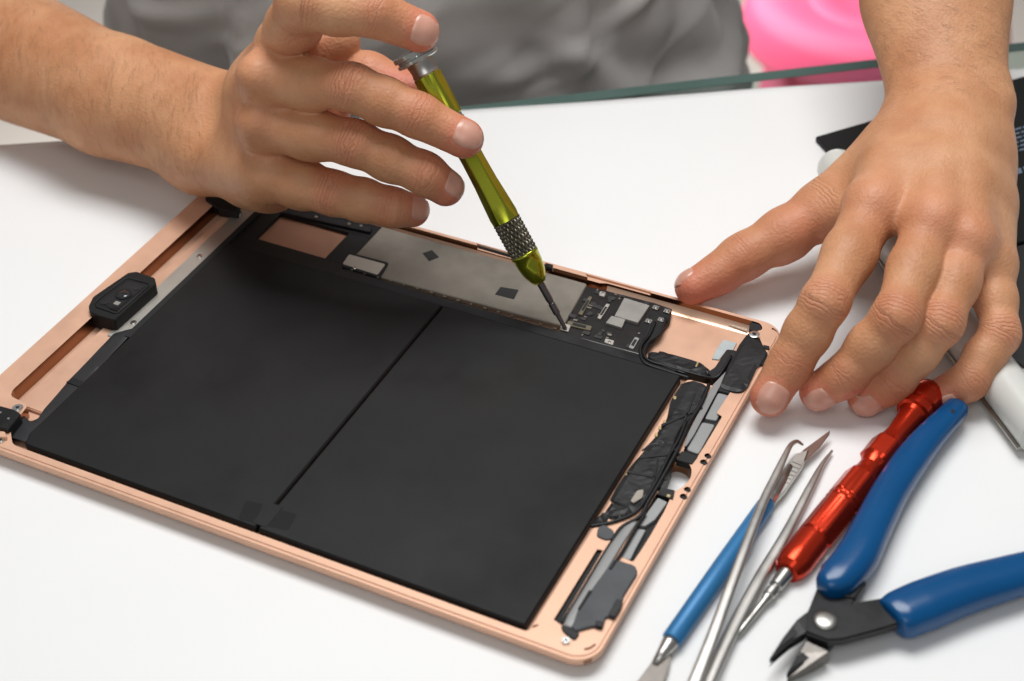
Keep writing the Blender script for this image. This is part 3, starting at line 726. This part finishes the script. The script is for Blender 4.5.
for x,y,r in ((707.9,455.7,1.1),(703.8,462,1.2),(687.5,489.3,1.1),(683.6,496.4,1.2)):
    q=U(x,y,6.4); MB().cyl(q[0],q[1],r-.06,4.1,5.6,16).build('hole_shade_fill','gap_black',tab)  # black fill painting the shade down inside the open holes
# rounded foot of the far wall
for x0,x1 in ((171.5,231)  ,(21,145)):
    MB().add([(x0,164.6,1.55),(x1,164.6,1.55),(x1,165.6,1.9),(x0,165.6,1.9),(x0,166.5,2.6),(x1,166.5,2.6),(x1,167.3,4.2),(x0,167.3,4.2),(x0,167.3,1.5),(x1,167.3,1.5)],[(0,1,2,3),(3,2,5,4),(4,5,6,7),(7,6,9,8),(0,8,9,1),(0,3,4,7,8),(1,9,6,5,2)]).build('wall_fillet','rose_gold_side',tab,smooth=True,auto=60)
# far-side inner gasket
T('rim_gasket','gap_black',[(477,244.6),(511,254.5),(511,256.3),(478,246.6)],4.3,5.2,bevel=.1); T('rim_gasket','strip_metal',[(480,244.3),(508,252.6),(508,253.6),(480,245.3)],5.4,5.75,bevel=.02)
T('rim_button','dark_steel',[(545.5,263.5),(552.5,265.5),(552.5,268.3),(546,266.5)],4.3,6.2,bevel=.1)
T('pocket_lining','strip_metal',[(729,317.5),(749,322.5),(747,331),(729,325)],2.2,2.8,bevel=.05); T('pocket_foam','gap_black',[(750,321.5),(760.5,324.5),(762,330),(756,332),(749,329)],2.2,6.1,r=.8)
# corner bracket by the left hand's index finger
cb=wrinkled('corner_bracket','tape_black',[(748.5,332),(759,335),(763.5,346),(768.5,355),(764,362),(757.5,366),(748,386),(743,391),(735,391.5),(719.5,386.5),(726.8,369),(733,358),(738,346)],6.3,7.3,.3,seed=8,freq=.2,droop=.3)
q=U(754.3,334.3,7.7); MB().lathe((q[0],q[1],7.1),(q[0],q[1],7.9),[(0,1.9),(.9,1.9),(1,1.6)],24).build('screw','screw_metal',cb,smooth=True,auto=40); MB().cyl(q[0],q[1],.75,7.8,7.95,16).build('screw_socket','gap_black',cb)
T('bracket_tab','tape_black',[(763.5,344.5),(769.5,346),(769.5,349),(763.5,348)],6.3,7.0,cb,r=.3); T('bracket_tab','tape_black',[(764,354),(770.5,356),(767,365),(759.5,364)],6.3,7.1,cb,r=.5)
T('bracket_foot','gap_black',[(721,385.5),(731,388.5),(729,393.5),(718,390.5)],4.7,6.6)
# right column: taped flex cables, pads, cables
wrinkled('upper_tape_cover','tape_black',[(683,381.5),(693,380),(708,385.5),(706,394),(701,407),(694,420),(690,428),(681,447),(664,443.5),(652,446),(640,451),(655,437),(661,425),(667,418),(670,402),(672,397.5)],6.2,7.0,.17,seed=1,freq=.35,droop=.5)
wrinkled('lower_tape_cover','tape_black',[(650.5,443),(664,440.5),(682,445),(676,459),(664,477),(657,489.5),(649,500),(638,511),(633,511.5),(622,505),(609,500.5),(616,487),(624,475),(631,465),(638,457)],6.2,7.0,.18,seed=2,freq=.33,droop=.5)
wrinkled('ribbon_tail','tape_black',[(612,500.5),(630,509),(638,512),(630,517),(612,518),(600,524),(591,527),(589.8,522),(600,514),(607,508)],6.3,7.2,.4,seed=5,freq=.5,r=.8)
for x,y in ((664.8,421.5),(660,427.5),(656.5,434.5),(675,397.5),(627.5,475)):
    T('gold_contact','gold_contact',[(x-1.5,y-1.8),(x+1.6,y-1.2),(x+1,y+1.9),(x-2,y+1.2)],6.3,6.75,r=.3,bevel=.05)
for pts in ([(661,424),(702,406),(703,408),(662,426.5)],[(640,456),(680,452),(680,454),(639,458.5)],[(628,470),(668,478),(667,480),(627,472.5)],[(648,500),(657,458),(659,458.5),(650.5,500.5)],[(676,440),(694,392),(696,392.5),(678.5,440.5)]):
    T('tape_fold','film_black',pts,6.9,7.32,r=.3,bevel=.12)
T('foil_patch','shield',[(637,490),(644,489),(643,497),(634,503),(630,501)],7.1,7.75,r=.8)
ribbon('speaker_cable','tape_black',[(709,384,7.4),(702,402,7.6),(690,421,7.6),(682,440,7.9),(673,458,7.9),(661,480,7.6),(648,502,7.4),(640,516,7.2),(622,527,7),(612,541,6.8)],1.3,1.1,sm=8,power=2)
ribbon('speaker_cable','tape_black',[(686,421,7.9),(679,438,8.1),(669,456,8.1),(658,478,7.8),(645,500,7.5),(634,513,7.2),(612,522,7.0),(590,526,6.8)],1.1,1.0,sm=8,power=2)
ribbon('speaker_cable','film_black',[(689,420,8.0),(681,427,8.1),(674,441,8.2),(674,450,8.2),(680,444,8.2),(688,425,8.0)],.6,.6,sm=8,power=2)
T('foil_strip','grey_foil',[(725.6,371.5),(728,373),(720,386),(694,434.5),(687,445),(684,447),(687.5,434),(713,384.5)],6.3,6.9,r=.4,bevel=.15)
T('pad_tray','gap_black',[(717.5,388),(731,391),(716.6,413),(722.2,416.5),(704.5,446),(697,457.5),(683,451)],4.5,4.9,bevel=0,r=.5)
T('grey_pad','grey_pad',[(718,393),(729,393.5),(716.5,420.5),(705,418.5)],4.7,5.7,r=.6); T('grey_pad','grey_pad',[(702,422),(715,424.6),(698.5,454),(686.5,449.5)],4.7,5.7,r=1)
T('port_foam','gap_black',[(682,450.5),(698,456),(692,464),(676,459.5)],4.0,6.8,r=.5)
T('port_clip','tape_black',[(661,487),(675,490),(673,499),(657,494)],5.0,6.9,r=.4); T('gold_contact','gold_contact',[(667.5,494),(670.5,495),(669.5,497.2),(666.5,496.2)],6.8,7.15,bevel=.03)
T('port_clip','tape_black',[(668,464),(672,466),(661,487),(657,485.5)],1.5,6.8,r=.3)
T('pad_tray','gap_black',[(657,493),(670,499),(664,512),(650,536),(640,552),(633,562),(619,556)],4.5,4.9,bevel=0,r=.5)
T('grey_pad','grey_pad',[(658,497.5),(667.5,502),(655,519.5),(645,526),(638,525)],4.7,6.2,r=.6); T('grey_pad','grey_pad',[(636,528.5),(646,529.5),(636,548),(630,560),(620,557)],4.7,6.2,r=.6)
T('grey_pad','slate_pad',[(598,527.5),(604,524),(614,530.5),(613.5,538),(606,539.5),(596.5,535.5)],6.3,7.0,r=1)
ribbon('foil_strip','grey_foil',[(634,521,6.9),(624,534,6.9),(612,552,7.0),(590,589,7.0),(573,617,7.0),(567.5,627,6.9)],[2.4,3.2,3.5,3.4,3.3,2.6],.7,power=4)
ribbon('speaker_cable','film_black',[(646,512,7.4),(636,528,7.3),(622,552,7.3),(610,570,7.3)],1.0,1.0,sm=8,power=2)
T('speaker_slot_lining','gap_black',[(597.3,550),(603,551),(560,623.5),(554.2,619.8)],3.4,5.2,bevel=0)
ribbon('speaker_rail','film_black',[(612,541,6.6),(600,560,6.6),(575,602,6.6),(561.5,624,6.6)],1.0,.8,power=2)
sp_=T('speaker_cover','slate_pad',[(614,558.5),(635,565),(638,572),(623,596),(622.5,604),(614.5,617.5),(606,615.5),(602.8,627.5),(594.5,625.2),(575,630.5),(572,627),(578,608),(591,589.6)],6.3,7.5,r=1.2,bevel=.25)
T('cover_tab','tape_black',[(617,598),(623,600),(621,607),(614.5,617),(608,614.5)],6.3,7.9,sp_,r=.6); T('cover_tab','tape_black',[(596,620),(603,621),(602.5,627),(595,625)],6.3,7.9,sp_,r=.4)
T('cover_tab','gap_black',[(589,589.5),(592.5,590.5),(580,609.5),(577.5,608.5)],6.3,7.8,sp_,r=.3)
T('cable_end','film_black',[(561,624),(575,630),(580,633),(575,640),(569,636),(562,630)],6.3,7.0,r=1)
screw(566,640,7.1,1.3)
# left column
cam_=T('camera_module','panel_black',[(88.5,306),(93,296.5),(128,272.5),(137,271.3),(154.6,277.6),(156,283),(114.5,320),(97,315),(89.5,311.5)],1.7,8.6,r=.8,bevel=.25)
pl=T('camera_plate','tape_black',[(98,303),(128,281),(146,285.5),(116,309.5)],8.5,8.85,cam_,r=1.2,bevel=.12)
MB().sweep([U(x,y,8.8) for x,y in ((95,303.5),(98,299.5),(125,278.8),(129,278),(148,283.2),(149.5,285.5),(118,312.5),(114,313),(96.5,307),(95,303.5))],.55,.5,8).build('plate_rim','tape_black',cam_,smooth=True)
q=U(123.5,294,9.2); MB().lathe((q[0],q[1],8.8),(q[0],q[1],9.4),[(0,3.0),(.9,3.0),(1,2.6)],28).build('camera_lens','dark_steel',cam_,smooth=True,auto=40); MB().lathe((q[0],q[1],9.3),(q[0],q[1],9.6),[(0,2.2),(.5,1.9),(.9,.9),(1,.1)],24).build('lens_glass','lens_glass',cam_,smooth=True)
q=U(117,303,9.0); MB().box(q[0]-1.1,q[0]+1.1,q[1]-1.0,q[1]+1.0,8.8,9.05).build('flash','chip_grey',cam_,bevel=.1)
for x,y in ((136,288.5),(106,302.5)):
    q=U(x,y,9.0); MB().cyl(q[0],q[1],1.0,8.8,9.05,16).build('sensor_hole','gap_black',cam_)
T('module_label','dark_steel',[(112,305.5),(122,308.5),(119,311.5),(109,308)],8.7,8.95,cam_,bevel=.05)
MB().prism(rounded([(14.3,23.4),(27.0,23.4),(27.0,160),(14.3,160)],1.0),1.5,3.1).build('inner_shelf','rose_gold',tab,bevel=.35,segs=2)
# metal strip beside the battery, cable below it
st=T('metal_strip','strip_metal',[(18.8,66.5),(25.6,66.5),(25.6,160),(18.0,160),(18.4,100)],2.9,3.6,mm=True,bevel=.2)
screw(199.5,255.5,3.9,1.1); screw(133.5,322,3.9,1.2)
T('gasket','gap_black',[(25.6,68),(28.1,68),(28.1,166),(25.6,166)],1.7,4.6,mm=True,bevel=.1)
wrinkled('camera_ribbon_cable','ribbon_black',[(114,333),(137,327),(110,356),(84,386),(60,408),(42,430),(27,442),(9,436.5),(0,433),(-4,404),(8,404),(21,412),(30,421.5),(38,418.5),(44,409),(57,394),(68.3,380.7),(92,356)],3.4,4.3,.12,seed=6,r=1,freq=.15,droop=.1)
T('cable_fold','tape_black',[(66,382),(73,377),(89,383.5),(83,388)],3.3,4.7,bevel=.1)
bl=T('corner_block','tape_black',[(-34,398),(-6,404),(13,409),(21,413.5),(8,430),(-2,427),(-40,415)],3.4,8.2,r=.8,bevel=.3)
for x,y in ((8.5,418.5),(0.5,412.5)): 
    q=U(x,y,8.3); MB().cyl(q[0],q[1],.45,8.2,8.35,12).build('solder_dot','screw_metal',bl)
T('block_cap','rose_gold',[(-6,430),(5,431.5),(7,437),(-3,436.5)],6.3,8.0,r=.8)
screw(17.5,407.5,7.0,1.9); screw(1,439.5,6.9,1.4); 
for x,y in ((33.5,427),(35.5,431),(38,425),(31,434)):
    q=U(x,y,4.2); MB().cyl(q[0],q[1],.4,4.1,4.3,10).build('solder_dot','screw_metal',tab)
# block in the far left corner, below the hand
fb=T('far_corner_block','tape_black',[(206,191),(224,196),(241,206),(237,212),(219,209),(205,200)],3.0,6.9,r=1,bevel=.3)
T('solder_pad','strip_metal',[(218,209),(234,212),(233,214.5),(217,211.5)],3.0,3.6,fb); screw(238.5,214,4.4,1.0)
# ------------------------------------------------------------------ held screwdriver
TIP=U(566,330,4.4); CAP=D(417,57,566.4); L=np.linalg.norm(CAP-TIP)
sd=empty('screwdriver',TIP,'slim yellow-green metal screwdriver held upright in fingers above the open tablet','screwdriver')
MB().lathe(TIP,CAP,[(0,.35),(.004,.7),(.06,.85),(.062,1.25),(.10,1.3),(.102,1.0),(.115,1.3),(.19,1.4)],24).build('bit','bit_steel',sd,smooth=True,auto=35)
MB().lathe(TIP,CAP,[(.178,1.7),(.180,2.3),(.195,3.2),(.22,4.2),(.25,4.75),(.278,4.95),(.28,5.15),(.288,5.15),(.290,4.8)],40).build('nose','green_anodised',sd,smooth=True,auto=65)
# knurled grip: diamond pyramids
kp=[];n=44;rows=30;V=[];F=[]
ax=nrm(CAP-TIP);u_=nrm(np.cross(ax,[.1,.2,1.]));v_=np.cross(ax,u_)
rowsN=66;colsN=132
for i in range(rowsN+1):
    t=.288+(.410-.288)*i/rowsN
    for j in range(colsN):
        ph=2*math.pi*j/colsN; a=ph*9+i/rowsN*2*math.pi*2.3; b=ph*9-i/rowsN*2*math.pi*2.3
        r=4.3+.85*(abs(math.sin(a))*abs(math.sin(b)))**.6
        if i in(0,rowsN): r=4.4
        V.append(TIP+ax*t*L+(u_*math.cos(ph)+v_*math.sin(ph))*r)
for i in range(rowsN):
    for j in range(colsN): F.append((i*colsN+j,i*colsN+(j+1)%colsN,(i+1)*colsN+(j+1)%colsN,(i+1)*colsN+j))
make('knurled_grip',V,F,'knurl',sd,smooth=True,auto=40)
MB().lathe(TIP,CAP,[(.408,4.5),(.410,4.95),(.43,5.15,6),(.47,4.9,6),(.55,4.35,6),(.63,4.15,6),(.70,4.25,6),(.765,4.6,6),(.772,4.75),(.775,4.3),(.786,4.3),(.789,4.75),(.80,4.9,6),(.90,5.05,6),(.935,5.05,6),(.938,4.6),(.94,4.2)],72).build('handle','green_anodised',sd,smooth=True,auto=14)
MB().lathe(TIP,CAP,[(.774,4.42),(.787,4.42)],40).build('joint_ring','steel',sd,smooth=True,auto=35)
MB().lathe(TIP,CAP,[(.936,4.6),(.942,4.9),(.955,4.6),(.975,4.8),(.986,5.2)],40).build('collar','steel',sd,smooth=True,auto=35)
MB().lathe(TIP,CAP,[(.982,4.8),(.985,7.0),(.988,7.7),(.997,7.9),(1.000,7.2),(1.005,7.2),(1.008,8.1),(1.021,8.2),(1.026,7.4),(1.028,2)],48).build('swivel_cap','clear_cap',sd,smooth=True,auto=35)

# ------------------------------------------------------------------ red screwdriver on the table
A=U(738,634,2.2); B=U(932,390,6.6)
rd=empty('screwdriver',A,'red metal screwdriver lying on the white paper beside the blue pliers','screwdriver')
MB().lathe(A,B,[(0,.6),(.008,.95),(.06,1.05),(.12,1.15),(.125,1.5),(.137,1.55),(.139,1.9),(.158,2.0),(.162,1.6),(.170,1.6),(.174,2.2),(.225,2.5),(.235,2.6)],28).build('bit','steel_dull',rd,smooth=True,auto=35)
MB().lathe(A,B,[(.222,2.0),(.225,3.8),(.24,4.9),(.262,5.5),(.29,5.5),(.345,5.5),(.35,4.9),(.357,4.9),(.362,5.75,6),(.485,5.75,6),(.489,5.3),(.495,5.3),(.498,5.75,6),(.505,5.75,6),(.508,5.3),(.513,5.3),(.516,5.75,6),(.598,5.7,6),(.604,5.0),(.628,4.0),(.65,3.8),(.668,4.4),(.678,5.6,6),(.742,5.6,6),(.750,4.7),(.772,3.9),(.80,3.6),(.84,3.9),(.875,4.3),(.888,5.0)],72).build('handle','red_anodised',rd,smooth=True,auto=14)
MB().lathe(A,B,[(.886,4.9),(.89,6.0),(.91,6.2),(.916,5.2),(.922,5.2),(.927,6.1),(.955,6.4),(.98,6.1),(.995,5.0),(1.0,1.5)],48).build('swivel_cap','red_anodised',rd,smooth=True,auto=30)

# ------------------------------------------------------------------ pliers
pr=empty('cutting_pliers',U(825,620,0),'side cutting pliers with blue dipped handles and dark steel jaws, lying open','pliers')
def grip(pts,w,h):
    P=spline([U(x,y,z) for x,y,z in pts],8); k=len(P); W=np.interp(np.linspace(0,1,k),np.linspace(0,1,len(w)),w); Hh=np.interp(np.linspace(0,1,k),np.linspace(0,1,len(h)),h)
    e=np.minimum(np.arange(k),np.arange(k)[::-1])/(k*.055); cap=np.sqrt(np.clip(1-(1-np.clip(e,0,1))**2,.02,1))
    return MB().sweep(P,W*cap,Hh*cap,28,power=2.5).build('handle','blue_grip',pr,smooth=True)
grip([(817,588,5.6),(836,581,6.2),(857,557,6.5),(873,526,6.5),(890,493,6.5),(910,462,6.5),(930,437,6.5),(948,418,6.5),(961,404,6.3)],[7,12.4,13.0,12.0,11.4,11.0,9.8,8.6,8.0],[9,11,11.5,11,10,9,8,7.5])
grip([(890,621,6.2),(901,615,6.5),(925,605,6.5),(965,590,6.5),(1010,577,6.5),(1060,562,6.5),(1110,545,6.5)],[12.4,15.0,15.6,14.8,13.6,11.5,9.5],[9,11,11.5,11,10,9,8])
q=U(952,411,10.4); MB().cyl(q[0],q[1],1.0,9.0,10.45,14).build('hang_hole','gap_black',pr)
jawA=[(818,586),(856,578),(861,592),(850,609),(838,637),(828,648),(811,659),(786.5,673),(800,650),(808,637),(803,622),(810,606)]
jawB=[(905,594),(905,606),(900,624),(884,629),(862,635),(843,640),(828,641),(814,636),(804,632),(789,643),(769,659),(783,637),(797,619),(806,612),(820,606),(846,604),(872,599)]
MB().prism(UV(jawA,5.2),2.0,5.4).build('jaw','dark_steel',pr,bevel=.5,segs=2)
MB().prism(UV(jawB,8.2),5.3,8.4).build('jaw','dark_steel',pr,bevel=.6,segs=2)
# ground cutting faces of the blades
MB().prism(UV([(808,611),(798,619),(783,640),(769.5,658.5),(790,641),(806,631)],9.4),[5.4]*6,[9.0,8.9,7.2,5.5,6.6,8.9]).build('cutting_edge','dark_steel',pr,bevel=.2)
MB().prism(UV([(806,640),(830,651),(812,661),(787.5,672.5),(799,650)],6.6),[1.2]*5,[6.6,6.4,5.2,3.0,5.2]).build('cutting_edge','blade_dark',pr,bevel=.25)
q=U(825.3,620.5,8.7); MB().lathe((q[0],q[1],8.0),(q[0],q[1],9.6),[(0,3.6),(.5,3.55),(.75,3.2),(.92,2.2),(1,.2)],32).build('rivet','steel_dull',pr,smooth=True)
MB().prism(UV([(846,575),(860,573),(866,588),(854,603),(842,600)],4),2.5,6.2).build('return_spring_plate','dark_steel',pr,bevel=.4)

# ------------------------------------------------------------------ double ended blade tool
kn=empty('craft_scalpel',U(720,580,0),'double ended scalpel tool with blue round handle and pointed blade, under the tweezers','scalpel')
MB().lathe(U(671,641,3.2),U(768,502,3.2),[(0,2.6),(.01,3.05),(.5,3.15),(.97,2.9),(.985,2.5),(1,2.3)],28).build('handle','blue_handle',kn,smooth=True,auto=35)
MB().lathe(U(655,664,2.2),U(672,640,3.2),[(0,1.2),(.4,1.7),(.8,2.4),(1,2.5)],24).build('ferrule','steel',kn,smooth=True)
pts=[(673,646),(669,668),(661,690),(649,708),(630,708),(626,696),(640,677),(655,657),(665,642)]
MB().prism(rounded(UV(pts,2.2),1.0),1.3,2.3).build('spade_blade','spade_steel',kn,bevel=.35,segs=2)
MB().lathe(U(767,504,3.2),U(790,467,3.0),[(0,2.3),(.3,2.3),(.6,2.0),(1,1.4)],24).build('ferrule','steel_dull',kn,smooth=True)
fr=MB().prism(UV([(770,508),(768,500),(777,478),(795,454),(809,450),(803,466),(785,492)],3.6),2.4,3.9)
cp_=fr.build('blade_clamp','steel',kn,bevel=.3,segs=2)
rg=MB()
for k in range(6):
    x,y=784+k*2.6,482-k*3.6; rg.prism(UV([(x-5.0,y-2.6),(x-4.4,y-3.4),(x+4.6,y+.2),(x+4.0,y+1.0)],4.1),3.8,4.15)
rg.build('clamp_ridge','steel_dull',cp_,bevel=.05,kind='stuff')
MB().prism(UV([(793,460),(804,449),(830,430),(829.5,434),(820,447),(808,458),(799,467)],3.6),3.0,3.6).build('blade','blade_steel',kn,bevel=.15)

# ------------------------------------------------------------------ tweezers
tw=empty('tweezers',U(690,760,0),'slim steel tweezers with bent tips, arms spread across the blue scalpel','tweezers')
def arm(pts,w,h,name='arm'):
    P=spline([U(x,y,z) for x,y,z in pts],8); k=len(P)
    W=np.interp(np.linspace(0,1,k),np.linspace(0,1,len(w)),w); Hh=np.interp(np.linspace(0,1,k),np.linspace(0,1,len(h)),h)
    return MB().sweep(P,W,Hh,14,power=3.2).build(name,'steel',tw,smooth=True,auto=60)
arm([(672,752,6),(688,700,7),(712,638,7.6),(736,572,8.0),(761,507,8.0),(776,475,7.6),(785,456,7.2),(791,445,6.4),(797,441.5,5.2),(803,445,3.8)],[4.2,4.0,3.6,3.2,2.9,2.6,2.0,1.6,1.2,.6],[2.2,2.0,2.0,2.0,2.0,1.8,1.6,1.4,1.2,.7])
arm([(676,754,4.5),(700,700,3.6),(727,641,3.0),(759,580,2.6),(785,536,2.4),(811,486,2.4),(822,465,2.2),(832,451,1.6)],[4.6,4.5,4.2,3.9,3.4,2.6,1.6,.8],[2.4,2.4,2.4,2.2,2.2,1.8,1.4,.8])
arm([(668,760,5),(672,754,5.4),(677,748,5)],[7,8,6],[5,5,4],'joint')

# ------------------------------------------------------------------ things under the left hand
a=U(833,163,8.2); b=U(1042,434,8.2)
tb=empty('white_tube',(a+b)/2,'round white plastic tube lying under the hand, by the black panels','tube')
MB().lathe(a,b,[(-.012,1.5),(-.008,4.5),(.0,6.6),(.012,7.6),(.03,7.9),(1.,7.9)],40).build('barrel','white_plastic',tb,smooth=True,auto=50)
_k=nrm(np.cross(b-a,[0,0,1]))
MB().sweep([a*.97+b*.03+_k*7.3+np.array([0,0,-4.6]),b+_k*7.3+np.array([0,0,-4.6])],1.6,1.6,8).build('metal_seam','steel_dull',tb)
pn=empty('black_panel',U(960,180,0),'thin black panel with small blue print, sticking out behind the hand','panel')
MB().prism(UV([(815.7,136.5),(1062,65),(1110,216),(937,266)],2.6),.2,2.6).build('panel_sheet','panel_black',pn,bevel=.25,segs=2)
pr_=MB()
for k in range(6):
    y0=129.5+k*4.4; x=1004
    while x<1056:
        w_=random.uniform(3,9); yy=y0-(x-1012)*.29
        pr_.prism(UV([(x,yy),(x+w_,yy-w_*.29),(x+w_+.6,yy-w_*.29+1.5),(x+.6,yy+1.5)],2.68),2.6,2.68); x+=w_+1.6
for k in range(7):
    x=1009+k*7; yy=171-(k*7)*.29; pr_.prism(UV([(x,yy),(x+4.6,yy-1.3),(x+6.6,yy+3.6),(x+2,yy+5)],2.68),2.6,2.68)
pr_.build('print','print_blue',pn,kind='stuff')
p2=empty('dark_panel',U(990,300,0),'plain black sheet between the printed panel and the white tube','panel')
MB().prism(UV([(895,268),(938,268.5),(1110,219.5),(1152,300),(1068,392),(950,322)],1.4),.15,1.4).build('sheet','panel_dark',p2,bevel=.2)
# ------------------------------------------------------------------ lights, world, camera
w=bpy.data.worlds.new('World'); SC.world=w; w.use_nodes=True
bg=w.node_tree.nodes['Background']; bg.inputs[0].default_value=(.94,.975,1,1); bg.inputs[1].default_value=.21
def area(name,loc,tgt,size,power,col=(1,1,1),sy=None):
    l=bpy.data.lights.new(name,'AREA'); l.energy=power; l.size=size*S; l.color=col
    if sy: l.shape='RECTANGLE'; l.size_y=sy*S
    o=bpy.data.objects.new(name,l); COL.objects.link(o); o.location=Vector(loc)*S
    o.rotation_euler=(Vector(tgt)-Vector(loc)).to_track_quat('-Z','Y').to_euler(); return o
area('softbox_overhead',(80,330,900),(130,110,0),560,8.6,(1,1,1),420)
area('softbox_front',(380,-700,900),(150,120,0),600,2.75,(1,.99,.97))
area('background_fill_light',(-420,1000,-20),(-200,960,-740),800,9,(1,.98,.96))  # added unseen lamp, brightens the floor, stool and shirt behind the table
cam=bpy.data.cameras.new('camera'); co=bpy.data.objects.new('camera',cam); COL.objects.link(co); SC.camera=co
mw=Matrix(((RM[0][0],-RM[1][0],-RM[2][0]),(RM[0][1],-RM[1][1],-RM[2][1]),(RM[0][2],-RM[1][2],-RM[2][2])))
co.matrix_world=Matrix.Translation(Vector(CC)*S)@mw.to_4x4()
cam.sensor_width=36; cam.lens=FPX/1024*36; cam.clip_start=.01; cam.clip_end=50
cam.dof.use_dof=True; cam.dof.focus_distance=.575; cam.dof.aperture_fstop=11
SC.view_settings.view_transform='Standard'; SC.view_settings.look='None'; SC.view_settings.exposure=0; SC.view_settings.gamma=1
SC.cycles.max_bounces=8; SC.cycles.use_denoising=True
